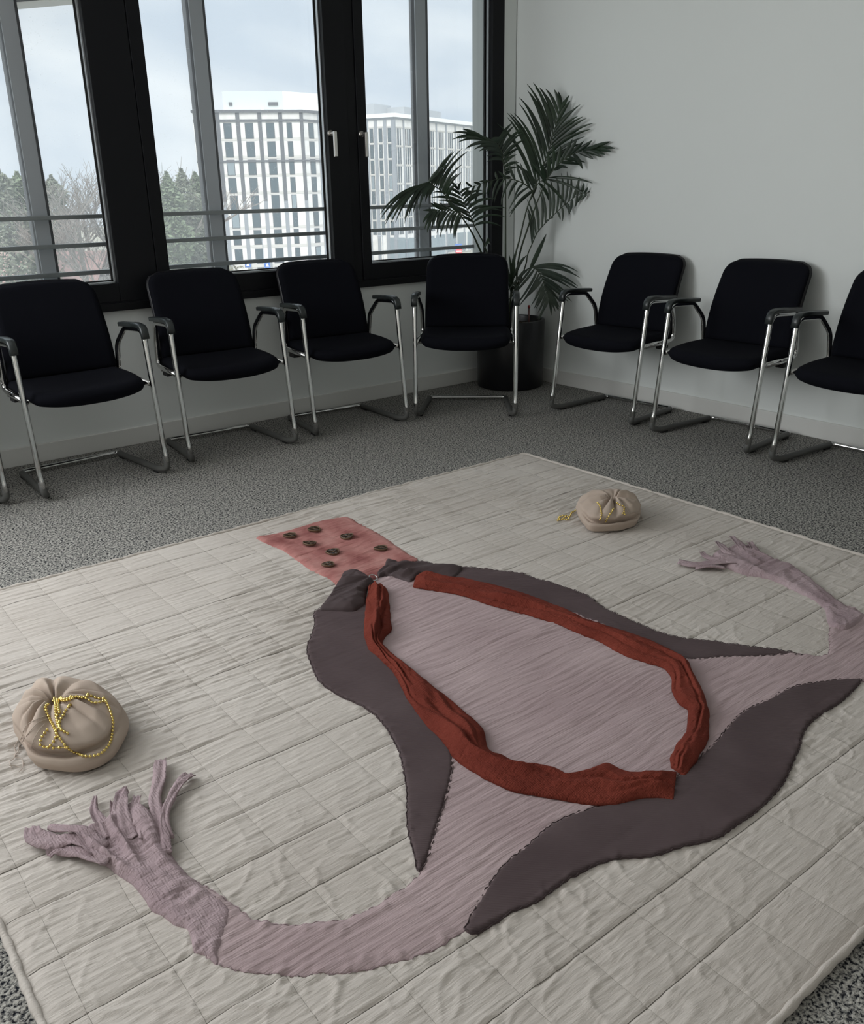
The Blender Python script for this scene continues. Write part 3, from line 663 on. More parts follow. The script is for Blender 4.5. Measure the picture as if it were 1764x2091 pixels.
fa = ((GYY-(-3.89))/CELL); da = (fa-np.round(fa))*CELL; fb = (GXX-(-4.07)+.004*pn(GXX*3, GYY*9))/CELL; db = (fb-np.round(fb))*CELL
lowm = .55+.9*pn(GXX*1.1+3, GYY*1.3+7)
far = np.clip((GYY+3.3)/1.0, 0, 1)
H = .0125+.0016*np.sqrt(np.clip(np.abs(da)/(CELL/2), 0, 1))*np.sqrt(np.clip(np.abs(db)/(CELL/2), 0, 1))
wr1 = np.maximum(0, ridged(wx*2.7, wy*34)-.66)*.021                        # long soft pleats along x
wr2 = np.maximum(0, ridged(wx*5+4, wy*72+2)-.55)*.0075
wr3 = np.maximum(0, ridged((wx*.8-wy*.6)*9, (wx*.6+wy*.8)*9+3)-.82)*.016*(1-far*.6)   # a few crossing creases
wr4 = np.maximum(0, ridged((wx*.75+wy*.66)*13+11, (wx*.66-wy*.75)*11+1)-.84)*.014*(1-far*.5)
und = .0045*pn(wx*5, wy*9)+.0022*pn(GXX*14, GYY*30)
amp = np.clip(lowm, .25, 1.2)*(1-.80*blur2(flat, 3))*(1-.55*mau)*(1-.7*blur2(pk, 3))
pucker = np.maximum(0, pn(GXX*38, GYY*38))*.010*nearedge*(1-blur2(flat, 4)*.5)
H = H+amp*(wr1*(.22+.95*far)+wr2*(.5+.5*far)+wr3+wr4+und)+pucker
stm = 1-.85*np.maximum(flat, mau*.85)
H -= .0034*np.exp(-(da/.0026)**2)*stm+.0012*np.exp(-(db/.0022)**2)*stm
ed = np.minimum(np.minimum(GXX-QX0, QX1-GXX), np.minimum(GYY-QY0, QY1-GYY))
H *= np.clip(.55+ed/.03*.45, 0, 1); H = np.maximum(H, .003)
def hq(x, y):
    x = np.asarray(x, float); y = np.asarray(y, float); i = np.clip((x-QX0)/(QX1-QX0)*(GXn-1), 0, GXn-1.001); j = np.clip((y-QY0)/(QY1-QY0)*(GYn-1), 0, GYn-1.001)
    a = i.astype(int); b = j.astype(int); u = i-a; v = j-b
    return (H[b, a]*(1-u)+H[b, a+1]*u)*(1-v)+(H[b+1, a]*(1-u)+H[b+1, a+1]*u)*v
quilt = empty('quilt', (QX0, QY0, 0), label='large pale linen quilt with sewn mauve and dark shapes, spread over the carpet', cat='quilt')
off = np.array([QX0, QY0, 0])
wob = lambda t: .004*math.sin(t*23)+.003*math.sin(t*51+1)
XX = GXX.copy(); YY = GYY.copy()
ey = .006*pn(GXX*4, GYY*0+1.5)+.0025*pn(GXX*17, GYY*0+4.5); ex = .006*pn(GYY*4, GXX*0+8.5)+.0025*pn(GYY*17, GXX*0+2.5)
cx_ = np.clip((GXX-(QX0+QX1)/2)/((QX1-QX0)/2), -1, 1); cy_ = np.clip((GYY-(QY0+QY1)/2)/((QY1-QY0)/2), -1, 1)
XX += ex*cx_**8*np.sign(cx_); YY += ey*cy_**8
# rounded, slightly drawn-in corners
corner = np.clip((np.abs(cx_)-.985)/.015, 0, 1)*np.clip((np.abs(cy_)-.985)/.015, 0, 1); XX -= .010*corner*np.sign(cx_); YY -= .010*corner*np.sign(cy_)
V = np.stack([XX-QX0, YY-QY0, H], -1).reshape(-1, 3)
ii = np.arange(GXn*GYn).reshape(GYn, GXn); F = np.stack([ii[:-1, :-1], ii[:-1, 1:], ii[1:, 1:], ii[1:, :-1]], -1).reshape(-1, 4)
link_np('quilt_top', V, F, M_quilt, quilt)
b = MB(); loop = np.concatenate([np.stack([XX[0], YY[0]], 1)[::4], np.stack([XX[:, -1], YY[:, -1]], 1)[::4], np.stack([XX[-1], YY[-1]], 1)[::-4], np.stack([XX[:, 0], YY[:, 0]], 1)[::-4]])
ppts = [(x-QX0, y-QY0, .0085+.0012*math.sin(i*.9)) for i, (x, y) in enumerate(loop)]; ppts.append(ppts[0])
b.tube(ppts, [.0075+.0012*math.sin(i*1.7) for i in range(len(ppts))], 8, False).build('piping', M_quilt, quilt, True)

for k in range(0, 18):
    yy_ = -3.89+k*CELL; xs_ = np.arange(QX0+.012, QX1-.01, .006); xx_ = xs_; z_ = hq(xx_, np.full(xx_.shape, yy_))
    MB().tube(np.stack([xx_-QX0, np.full(xx_.shape, yy_-QY0), z_+.0001], 1), .0007, 4, False).build('quilting_seam', M_seam, quilt)
for k in range(0, 20):
    xx0 = -4.07+k*CELL; ys_ = np.arange(QY0+.012, QY1-.01, .006); xv = xx0-.004*pn(np.full(ys_.shape, xx0*3), ys_*9); z_ = hq(xv, ys_)
    MB().tube(np.stack([xv-QX0, ys_-QY0, z_+.0000], 1), .00045, 4, False).build('quilting_seam', M_seam2, quilt)
def patch(name, poly, m, offz, parent, hfun=None, skirt=.004, step=HS, rim=.006, jag=.0):
    x0, y0 = poly.min(0)-step*2; x1, y1 = poly.max(0)+step*2; nx = int((x1-x0)/step)+2; ny = int((y1-y0)/step)+2
    xs = x0+np.arange(nx)*step; ys = y0+np.arange(ny)*step; A, B = np.meshgrid(xs, ys); ins = inside(A, B, poly)
    q = ins[:-1, :-1] | ins[:-1, 1:] | ins[1:, 1:] | ins[1:, :-1]; idx = np.arange(nx*ny).reshape(ny, nx)
    F = np.stack([idx[:-1, :-1], idx[:-1, 1:], idx[1:, 1:], idx[1:, :-1]], -1)[q]
    used = np.unique(F); X = A.ravel()[used]; Y = B.ravel()[used]; inn = ins.ravel()[used]
    mp_ = -np.ones(nx*ny, int); mp_[used] = np.arange(len(used)); F = mp_[F]
    d = np.full(X.shape, 1e3)
    # only band near the border needs distances when a profile is wanted
    dd, bx, by = nearest(X, Y, poly); X = np.where(inn, X, bx); Y = np.where(inn, Y, by); dd = np.where(inn, dd, 0)
    Z = hq(X, Y)+offz*np.clip(dd/rim, 0, 1)**.5+.0008
    if hfun is not None: Z = Z+hfun(X, Y, dd)
    V = np.stack([X, Y, Z], 1)-off
    # skirt along the border
    E = {}
    for a, b_ in ((0, 1), (1, 2), (2, 3), (3, 0)):
        for p, q_ in zip(F[:, a], F[:, b_]):
            if inn[p] and inn[q_]: continue
            k = (min(p, q_), max(p, q_)); E[k] = None if k in E else (p, q_)
    bord = [e for e in E.values() if e is not None]
    n = len(V); vs = sorted({i for e in bord for i in e}); mp2 = {v: n+i for i, v in enumerate(vs)}
    V2 = V[vs].copy(); V2[:, 2] -= skirt
    V = np.concatenate([V, V2]); F = np.concatenate([F, np.array([(a, mp2[a], mp2[b_], b_) for a, b_ in bord])])
    return link_np(name, V, F, m, parent)
def crinkle(X, Y, dd): return (np.maximum(0, ridged(X*3.5+3, Y*62+1.6*pn(X*5, Y*7))-.4)*.0034+np.maximum(0, pn(X*3, Y*13)-.05)*.006)*np.clip(dd/.012, .2, 1)
mau_o = patch('mauve_body', P_mauve, M_mauve, .0022, quilt, crinkle)
def smooth_h(X, Y, dd): return .0016*(pn(X*8, Y*8)+.5)*np.clip(dd/.02, 0, 1)
patch('dark_left_panel', P_left, M_dark, .0062, quilt, smooth_h)['label'] = 'dark aubergine crescent sewn left of the rust cloth'
patch('dark_right_panel', P_right, M_dark, .0062, quilt, smooth_h)['label'] = 'dark aubergine strip sewn right of the rust cloth'
patch('dark_lower_panel', P_bot, M_dark, .0062, quilt, smooth_h)['label'] = 'broad dark aubergine crescent across the lower middle'
# blanket stitches: darker seam thread along the patch borders
def seam(poly, name, m, z=.0085, amp=.0012, r=.0011):
    Q = resample(np.vstack([poly, poly[:1]]), int(np.linalg.norm(np.diff(poly, axis=0), axis=1).sum()/.006))
    zz = hq(Q[:, 0], Q[:, 1])
    MB().tube([(x-off[0]+amp*math.sin(i*1.3), y-off[1]+amp*math.cos(i*1.1), h+z-.004+.0015*math.sin(i*2.1)) for i, ((x, y), h) in enumerate(zip(Q, zz))], r, 4, False).build(name, m, quilt, True)
seam(P_left, 'border_stitching', M_satin); seam(P_right, 'border_stitching', M_satin); seam(P_bot, 'border_stitching', M_satin); seam(P_mauve, 'border_stitching', M_mauve2, .005)

# free-hanging half of the arms with torn, gathered ends
def dome(h, k=.02): return lambda X, Y, dd: h*np.clip(dd/k, 0, 1)**.6
A_left = px2xy([(444, 1974), (421, 1956), (397, 1948), (391, 1923), (381, 1901), (357, 1893), (337, 1877), (309, 1861), (294, 1837), (270, 1809), (242, 1790), (218, 1772), (171, 1758), (160, 1740), (165, 1715), (185, 1698), (215, 1690), (240, 1668), (275, 1648), (305, 1660), (322, 1680), (330, 1700), (345, 1738), (377, 1784), (409, 1808), (440, 1835), (470, 1860), (462, 1900), (450, 1940)], 4)
def gath(cx, cy, base, amp):
    def f(X, Y, dd):
        a = np.arctan2(Y-cy, X-cx); r = np.hypot(X-cx, Y-cy)
        ed_ = np.clip(dd/.014, 0, 1)**.7; g = np.clip(r/.28, 0, 1)
        return ed_*(base*(.25+.75*g)+amp*g*g*np.maximum(0, ridged(a*5.5+2*pn(X*4, Y*4), r*5)-.25)+amp*.35*np.maximum(0, pn(X*24, Y*24)))+.0012*ridged(X*70, Y*70)
    return f
c0 = fl(430, 1900)[:2]
patch('mauve_left_arm', A_left, M_mauve2, .004, quilt, gath(c0[0], c0[1], .007, .022), rim=.01, skirt=.006)['label'] = 'loose crinkled mauve arm, near left'
A_right = px2xy([(1764, 1262), (1740, 1249), (1721, 1235), (1687, 1211), (1657, 1188), (1627, 1167), (1600, 1155), (1589, 1150), (1559, 1142), (1548, 1128), (1538, 1116), (1520, 1120), (1500, 1122), (1475, 1128), (1455, 1136), (1462, 1150), (1476, 1160), (1514, 1174), (1552, 1181), (1589, 1192), (1627, 1211), (1668, 1233), (1685, 1250), (1692, 1280), (1730, 1290)], 4)
c1 = fl(1700, 1245)[:2]
patch('mauve_right_arm', A_right, M_mauve2, .004, quilt, gath(c1[0], c1[1], .010, .013), rim=.01, skirt=.006)['label'] = 'loose crinkled mauve arm, far right'
def ribbon(name, pts, wpx, m, parent, z0=.016, h=.010, seed=0, off_=off, thick=.0025, curl=.6):
    """pts: [(px,py,z)], wpx: half widths in metres"""
    P = np.array([[*fl(x, y, z0+z)[:2], z0+z] for x, y, z in pts]); P = cr_spline(P, 6); n = len(P); wd = np.interp(np.linspace(0, 1, n), np.linspace(0, 1, len(wpx)), wpx)
    T = np.gradient(P, axis=0); T /= np.linalg.norm(T, axis=1)[:, None]; N = np.stack([-T[:, 1], T[:, 0], T[:, 0]*0], 1); K = 7; V = []
    for side in (1, -1):
        for i in range(n):
            for k in range(K):
                u = -1+2*k/(K-1); hh = hq(P[i, 0], P[i, 1])-.013
                ww = wd[i]*(1+.25*pn(i*.45+seed*3.1, u*.3+seed))
                z = P[i, 2]+hh*.6+h*(abs(u)**1.5*curl*math.sin(i*.35+seed)+.35*math.cos(u*5+i*.25+seed))*.6+side*thick*.5
                p = P[i]+N[i]*u*ww; V.append((p[0]-off_[0], p[1]-off_[1], max(z, hq(p[0], p[1])+.001+(.0015 if side > 0 else 0))))
    F = []; M = n*K
    for i in range(n-1):
        for k in range(K-1):
            a = i*K+k; F += [(a, a+1, a+K+1, a+K), (M+a, M+a+K, M+a+K+1, M+a+1)]
        a = i*K; F.append((a, a+K, M+a+K, M+a)); a += K-1; F.append((a, M+a, M+a+K, a+K))
    for k in range(K-1): F.append((k, M+k, M+k+1, k+1)); a = (n-1)*K+k; F.append((a, a+1, M+a+1, M+a))
    return link(name, V, F, m, parent)
W1 = [.014, .015, .013, .016]
for i, (pts, w) in enumerate((
    ([(335, 1745, .012), (328, 1690, .016), (316, 1630, .016), (325, 1590, .010), (328, 1553, .010)], [.016, .014, .013, .015, .013]),
    ([(346, 1715, .010), (336, 1668, .018), (352, 1620, .016), (372, 1597, .010), (389, 1581, .006)], [.010, .009, .011, .013, .013]),
    ([(300, 1715, .016), (290, 1680, .020), (276, 1655, .016), (282, 1628, .012)], [.014, .010, .010, .008]),
    ([(268, 1715, .016), (252, 1680, .022), (246, 1645, .020), (250, 1620, .014), (256, 1606, .012)], [.018, .017, .015, .013, .004]),
    ([(238, 1712, .014), (231, 1670, .018), (232, 1638, .012)], [.009, .007, .006]),
    ([(222, 1712, .014), (205, 1680, .020), (192, 1655, .018), (194, 1626, .012)], [.013, .012, .009, .004]),
    ([(200, 1728, .014), (165, 1698, .022), (125, 1690, .020), (100, 1688, .012)], [.018, .014, .011, .006]),
    ([(205, 1738, .014), (160, 1712, .018), (110, 1716, .016), (70, 1710, .012), (67, 1690, .010)], [.022, .019, .021, .019, .012]),
    ([(220, 1762, .012), (160, 1738, .016), (120, 1735, .012), (100, 1750, .006)], [.016, .014, .012, .010]))):
    ribbon('torn_strip', pts, w, M_mauve2, quilt, seed=i, h=.013)
for i, (pts, w) in enumerate((
    ([(1500, 1150, .012), (1460, 1148, .016), (1420, 1152, .012), (1384, 1150, .006)], [.020, .019, .018, .014]),
    ([(1500, 1142, .014), (1465, 1140, .018), (1440, 1136, .014), (1431, 1129, .010)], [.014, .013, .010, .006]),
    ([(1520, 1138, .014), (1490, 1128, .022), (1472, 1116, .020), (1463, 1107, .012)], [.015, .014, .012, .008]),
    ([(1535, 1138, .014), (1515, 1118, .022), (1503, 1106, .018), (1495, 1095, .014)], [.017, .015, .014, .012]),
    ([(1548, 1138, .012), (1538, 1120, .018), (1528, 1108, .012)], [.015, .012, .006]),
    ([(1480, 1160, .010), (1450, 1158, .012), (1420, 1160, .008)], [.012, .011, .006]))):
    ribbon('torn_strip', pts, w, M_mauve2, quilt, seed=20+i, h=.012)

# pink head cloth, stitched at the top of the body
def pinkh(X, Y, dd): return (.003+.0035*np.maximum(0, pn(X*9, Y*9))+np.maximum(0, ridged(X*9, Y*30)-.7)*.006)*np.clip(dd/.02, .1, 1)
patch('pink_cloth', P_pink, M_pink, .004, quilt, pinkh, rim=.012)['label'] = 'dusty pink cloth square under the dark citrus slices'
# dark gathered flaps meeting at the small ring
Fr = px2xy([(820, 150), (900, 152), (1000, 165), (1140, 185), (1270, 185), (1400, 192), (1560, 210), (1730, 242), (1700, 300), (1640, 350), (1560, 372), (1430, 330), (1300, 325), (1210, 330), (1120, 400), (1060, 392), (1000, 372), (930, 352), (870, 335), (800, 325), (730, 345), (708, 330), (705, 300), (750, 250), (790, 215), (800, 180)], 3, .02, O8, S8)
Fl_ = px2xy([(290, 310), (340, 292), (400, 285), (460, 286), (520, 300), (570, 325), (610, 355), (650, 385), (668, 400), (664, 440), (620, 460), (590, 500), (575, 560), (578, 640), (560, 690), (500, 725), (440, 760), (340, 768), (200, 762), (90, 756), (5, 748), (50, 690), (100, 620), (150, 550), (200, 470), (250, 390), (270, 340)], 3, .02, O8, S8)
def folds(cx, cy, base, amp, k, ph):
    def f(X, Y, dd):
        a = np.arctan2(Y-cy, X-cx); r = np.hypot(X-cx, Y-cy)
        return np.clip(dd/.03, 0, 1)**.55*(base+amp*np.sin(a*k+ph+2.5*r*np.sin(a*3))*np.clip(r/.06, .3, 1))
    return f
rc_ = fl(762, 1183, .02)
patch('dark_right_flap', Fr, M_satin, .010, quilt, folds(rc_[0], rc_[1], .010, .007, 11, 0), step=.0035)['label'] = 'gathered dark cloth right of the small ring'
patch('dark_left_flap', Fl_, M_satin, .010, quilt, folds(rc_[0], rc_[1], .012, .008, 7, 1), step=.0035)['label'] = 'gathered dark cloth left of the small ring'
b = MB(); b.tube([(rc_[0]-off[0]+  .0135*math.cos(a), rc_[1]-off[1]+.0135*math.sin(a), .026+.005*math.sin(a)) for a in np.linspace(0, 2*math.pi, 33)], .0024, 8, False)
b.build('metal_ring', M_chrome, quilt, True)['label'] = 'small silver ring between the two dark flaps'

# ---- dried citrus slices
cs = [((592, 1096), 'dried dark citrus slice nearest the left corner of the pink cloth'), ((641.7, 1084), 'dried dark citrus slice nearest the far edge of the pink cloth'), ((632.4, 1113), 'dried dark citrus slice between the far left pair and the middle of the pink cloth'),
      ((679.5, 1130), 'dried dark citrus slice in the middle of the pink cloth, second nearest the near edge'), ((708.4, 1098), 'dried dark citrus slice by the far right edge of the pink cloth'), ((777.3, 1122.5), 'dried dark citrus slice alone at the right of the pink cloth'), ((670, 1156), 'small dried dark citrus slice nearest the left dark flap')]
for i, ((px, py), lab) in enumerate(cs):
    p = fl(px, py, .022); r0 = .0235 if i < 6 else .021; rn = random.Random(i); z = float(hq(p[0], p[1]))+.0115
    e = empty('dried_citrus_slice', (p[0], p[1], z), rn.uniform(0, 3), label=lab, cat='dried fruit', group='dried citrus slices on the pink cloth'); e.rotation_euler[0] = rn.uniform(-.1, .1); e.rotation_euler[1] = rn.uniform(-.1, .1)
    rim = MB(); n = 40; V = []
    pr = [(-.0022, 0), (-.0018, .006), (0, .0072), (.0016, .006), (.0016, .0005)]
    for k in range(n):
        a = 2*math.pi*k/n; rr = r0*(1+.035*math.sin(3*a+i)+.02*math.sin(7*a)); zz = .0015*math.sin(2*a+i)
        V += [((rr+dr)*math.cos(a), (rr+dr)*math.sin(a), h_+zz) for dr, h_ in pr]
    m_ = len(pr); rim.add(V, [(k*m_+j, ((k+1) % n)*m_+j, ((k+1) % n)*m_+(j+1) % m_, k*m_+(j+1) % m_) for k in range(n) for j in range(m_)])
    rim.build('rind', M_cit, e, True)
    pul = MB()
    for k in range(8):
        a0 = 2*math.pi*k/8; 
        q = [(.004, .08), (.0195, .10), (.0205, .39), (.0195, .66), (.004, .70)]
        V = [(r_*r0/.0235*math.cos(a0+t_), r_*r0/.0235*math.sin(a0+t_), .0048-.0012*(rn.random())) for r_, t_ in q]
        pul.add(V+[(x, y, .0015) for x, y, _ in V], [(0, 1, 2, 3, 4), (9, 8, 7, 6, 5)]+[(j, 5+j, 5+(j+1) % 5, (j+1) % 5) for j in range(5)])
    pul.build('flesh', M_citd, e)
    sp = MB()
    for k in range(8):
        a = 2*math.pi*(k+.02)/8; sp.tube([(.002*math.cos(a), .002*math.sin(a), .0055), (r0*.95*math.cos(a), r0*.95*math.sin(a), .0055)], .0009, 4)
    sp.lathe([(0, .0068), (.0032, .006), (.0036, .003)], 10); sp.build('membrane', M_cit, e)

# ---- rust muslin scarf: two loosely folded lengths
def scarf(name, outer, inner, label, hmax, seed, folds_):
    O = cr_spline(np.array([fl(x, y, .014)[:2] for x, y in outer]), 8); I = cr_spline(np.array([fl(x, y, .014)[:2] for x, y in inner]), 8)
    n = 420; K = 44; O = resample(O, n); I = resample(I, n); V = np.zeros((n, K*2-2, 3))
    L = np.r_[0, np.cumsum(np.linalg.norm(np.diff((O+I)/2, axis=0), axis=1))]
    for i in range(n):
        s = L[i]; w = np.linspace(0, 1, K); P = O[i]*(1-w[:, None])+I[i]*w[:, None]
        base = hq(P[:, 0], P[:, 1])+.006; env = np.clip(np.sin(np.pi*w), 0, 1)**.45
        endf = min(1, .35+s/.05, .35+(L[-1]-s)/.05)
        f = np.zeros(K)
        for (c, a, wd, fr_, ph) in folds_:
            cc = c+.13*np.sin(s*fr_+ph)+.05*np.sin(s*fr_*2.7+ph*2); x = (w-cc)/wd
            mod = float(np.clip(.55+1.5*pn(np.array([s*5.5+ph*7]), np.array([ph+.5]))[0], .05, 1.25)); f += a*np.exp(-np.abs(x)**1.6)*mod; f -= a*.75*mod*np.exp(-((w-cc-wd*1.25)/(wd*.45))**2)
        fine = .0016*pn(np.full(K, s*38)+seed, w*9)+.0013*pn(np.full(K, s*85)+seed, w*5)+.0055*pn(np.full(K, s*13)+w*2.2, w*2+seed)
        z = base+endf*env*(hmax*(.72+.28*pn(np.array([s*7.]), np.array([seed*1.7]))[0]*2)+f)+fine*env
        z = np.maximum(z, base)
        e_in = .004*pn(np.array([s*30+seed]), np.array([.5]))[0]; d = (I[i]-O[i])/(np.linalg.norm(I[i]-O[i])+1e-9)
        P = P+d*e_in
        V[i, :K, :2] = P; V[i, :K, 2] = z; V[i, K:, :2] = P[-2:0:-1]; V[i, K:, 2] = base[-2:0:-1]-.0015
    M = V.shape[1]; V = V.reshape(-1, 3); idx = np.arange(n*M).reshape(n, M); nx = np.roll(idx, -1, 1)
    F = np.stack([idx[:-1], nx[:-1], nx[1:], idx[1:]], -1).reshape(-1, 4)
    o = V.mean(0).copy(); o[2] = 0; q = link_np(name, V-o, F, M_red); q.location = o
    me = q.data; bm = bmesh.new(); bm.from_mesh(me); bm.verts.ensure_lookup_table()
    for row in (list(idx[0]), list(idx[-1])[::-1]):
        try: bm.faces.new([bm.verts[int(i)] for i in row])
        except Exception: pass
    bmesh.ops.recalc_face_normals(bm, faces=bm.faces); bm.to_mesh(me); bm.free()
    return tag(q, label, 'scarf', 'rust muslin scarves on the quilt')
scarf('muslin_scarf', [(755, 1200), (747, 1235), (743, 1290), (745, 1312), (755, 1332), (775, 1350), (802, 1378), (830, 1430), (860, 1475), (900, 1518), (925, 1550), (960, 1578), (1010, 1605), (1050, 1622), (1100, 1632), (1180, 1645), (1250, 1650), (1300, 1640), (1340, 1635), (1374, 1641)],
      [(776, 1200), (792, 1214), (798, 1270), (800, 1290), (785, 1306), (782, 1318), (796, 1336), (832, 1366), (880, 1404), (940, 1450), (985, 1495), (1000, 1538), (1030, 1550), (1062, 1564), (1100, 1566), (1132, 1574), (1168, 1590), (1208, 1578), (1238, 1563), (1262, 1574), (1292, 1584), (1340, 1581), (1381, 1581)],
      'rust red muslin scarf curving down the left side and bottom of the mauve body', .027, 3, [(.35, .013, .13, 7, 0), (.68, .011, .11, 9, 2), (.15, .008, .09, 11, 4)])
scarf('muslin_scarf', [(853, 1177), (875, 1175), (900, 1180), (950, 1188), (1010, 1200), (1060, 1213), (1100, 1227), (1160, 1252), (1213, 1277), (1288, 1301), (1330, 1315), (1363, 1329), (1401, 1352), (1415, 1378), (1428, 1404), (1440, 1430), (1447, 1460), (1449, 1490), (1443, 1520), (1424, 1556), (1397, 1590)],
      [(843, 1203), (870, 1208), (908, 1213), (960, 1226), (1010, 1243), (1070, 1258), (1100, 1267), (1138, 1279), (1180, 1297), (1223, 1315), (1271, 1342), (1320, 1358), (1345, 1365), (1360, 1374), (1371, 1389), (1370, 1413), (1384, 1440), (1402, 1455), (1404, 1480), (1398, 1500), (1370, 1546), (1368, 1570)],
      'rust red muslin scarf lying straight along the right side of the mauve body', .026, 11, [(.62, .013, .10, 6, 1), (.30, .009, .12, 8, 3)])

# ================================================================== POTTED PALM
PC = np.array([-.262, -.262, 0]); PR = .220; PH = .437
palm = empty('potted_palm', tuple(PC), label='tall green palm in a round black pot in the corner by the window', cat='plant')
MB().lathe([(0, 0), (PR-.018, 0), (PR-.008, .004), (PR-.004, .012), (PR, PH-.006), (PR-.003, PH), (PR-.014, PH), (PR-.017, PH-.006), (PR-.019, .30), (0, .30)], 72).build('pot', M_pot, palm, True)
so = MB(); rn = random.Random(5); n1, n2 = 10, 36; V = [(0, 0, PH-.045)]
for i in range(1, n1):
    for k in range(n2):
        r_ = (PR-.018)*i/(n1-1); a = 2*math.pi*k/n2; V.append((r_*math.cos(a), r_*math.sin(a), PH-.045+rn.uniform(-.006, .006)))
F = [(0, 1+k, 1+(k+1) % n2) for k in range(n2)]+[(1+i*n2+k, 1+(i+1)*n2+k, 1+(i+1)*n2+(k+1) % n2, 1+i*n2+(k+1) % n2) for i in range(n1-2) for k in range(n2)]
link('soil', V, F, M_soil, palm)
pb = MB()
for k in range(150):
    a = rn.uniform(0, 2*math.pi); r_ = (PR-.03)*math.sqrt(rn.random()); s = rn.uniform(.006, .012); c = Vector((r_*math.cos(a), r_*math.sin(a), PH-.040))
    q = [Vector((1, 0, 0)), Vector((0, 1, 0)), Vector((-1, 0, 0)), Vector((0, -1, 0)), Vector((0, 0, .8)), Vector((0, 0, -.8))]; q = [c+v*s*rn.uniform(.7, 1.2) for v in q]
    pb.add(q, [(0, 1, 4), (1, 2, 4), (2, 3, 4), (3, 0, 4), (1, 0, 5), (2, 1, 5), (3, 2, 5), (0, 3, 5)])
pb.build('bark_chips', M_soil, palm)['kind'] = 'stuff'
mm = empty('water_gauge', (PC[0]+.075, PC[1]-.09, PH-.05), label='thin water gauge with a red tip stuck in the soil of the black pot', cat='gauge')
MB().tube([(0, 0, 0), (0, 0, .12)], .0065, 12).build('gauge_tube', mat('clear_gauge', (.22, .12, .11), .3), mm, True)
MB().lathe([(0, .118), (.008, .118), (.008, .134), (0, .138)], 14).build('gauge_cap', mat('red_plastic', (.35, .03, .03), .4), mm, True)
D0 = float((PC-CAM)@HV)
def clampP(p):
    p = np.array(p, float); v = p-CAM
    if p[0] > -.03: p = CAM+v*((-.03-CAM[0])/v[0])
    v = p-CAM
    if p[1] > -.035: p = CAM+v*((-.035-CAM[1])/v[1])
    return p
def K(x, y, dd=0.): return clampP(dep(750+x/3.207, 160+y/3.207, D0+dd))-PC   # crop coordinates of the palm
def stem(pts, r0=.007, r1=.0035):
    base = np.array([rnd.uniform(-.05, .05), rnd.uniform(-.05, .05), PH-.05]); P = [base]+[K(*p) for p in pts]
    P = cr_spline(P, 6); MB().tube(P, np.linspace(r0, r1, len(P)), 7).build('stem', M_stem, palm, True); return P[-1]
def leaflet(parent, a, ctrl, c, w, m, roll=0.):
    NS = 8; V = []; F = []
    a, ctrl, c = map(np.array, (a, ctrl, c)); T0 = None
    for i in range(NS+1):
        t = i/NS; p = a*(1-t)**2+ctrl*2*t*(1-t)+c*t*t; T = 2*(1-t)*(ctrl-a)+2*t*(c-ctrl); T /= np.linalg.norm(T)+1e-9
        view = (p+PC-CAM); view /= np.linalg.norm(view); S = np.cross(T, view+np.array([0, 0, roll])); S /= np.linalg.norm(S)+1e-9; Nn = np.cross(S, T)
        ww = w*(math.sin(math.pi*min(1, t**.75*.93+.07)))**.8+.0008
        V += [p-S*ww+Nn*ww*.28, p-Nn*ww*.12, p+S*ww+Nn*ww*.28]
    for i in range(NS):
        q = i*3; F += [(q, q+1, q+4, q+3), (q+1, q+2, q+5, q+4)]
    me_o = link('leaflet', V, F, m, parent); return me_o
def frond(rach, tipsets, m=M_leaf, label=None, w=.009, up=0.25):
    Rr = np.array([K(*p) for p in rach]); Rs = cr_spline(Rr, 8); fo = MB().tube(Rs, np.linspace(.0042, .0012, len(Rs)), 6).build('frond', M_stem, palm, True)
    if label: fo['label'] = label
    for tips, n, t0, t1, sag in tipsets:
        T = cr_spline([K(*p) for p in tips], 10); T = resample(T, n); B = resample(Rs, 200)
        for i in range(n):
            t = t0+(t1-t0)*i/max(1, n-1); bi = int(min(199, t*199)); a = B[bi]; c = T[i]+np.array([rnd.gauss(0, .012), rnd.gauss(0, .012), rnd.gauss(0, .012)])
            c = clampP(c+PC)-PC; d = B[min(199, bi+6)]-B[max(0, bi-6)]; d /= np.linalg.norm(d)+1e-9; L = np.linalg.norm(c-a)
            ctrl = a+(c-a)*.45+d*L*.16+np.array([0, 0, L*sag]); ctrl = clampP(ctrl+PC)-PC
            leaflet(fo, a, ctrl, c, .80*min(w, .02+L*.02)*rnd.uniform(.8, 1.15), m, rnd.uniform(-.25, .25))
stem([(960, 1215, -.05), (1000, 1040, -.06), (1040, 870, -.08), (1085, 740, -.08)]); stem([(985, 1220, -.02), (1050, 980, -.06), (1100, 840, -.10), (1162, 690, -.12)])
stem([(1028, 1250, 0), (1048, 1160, -.02), (1078, 1085, -.03)], .005); stem([(905, 1200, -.02), (905, 900, -.06), (905, 650, -.10)]); stem([(750, 1150, -.1), (690, 1020, -.2), (620, 910, -.26), (525, 778, -.32)]); stem([(775, 1120, -.08), (740, 1040, -.14), (700, 965, -.20)], .005)
stem([(990, 1330, -.1), (1010, 1275, -.14), (1040, 1255, -.16)], .005, .004)
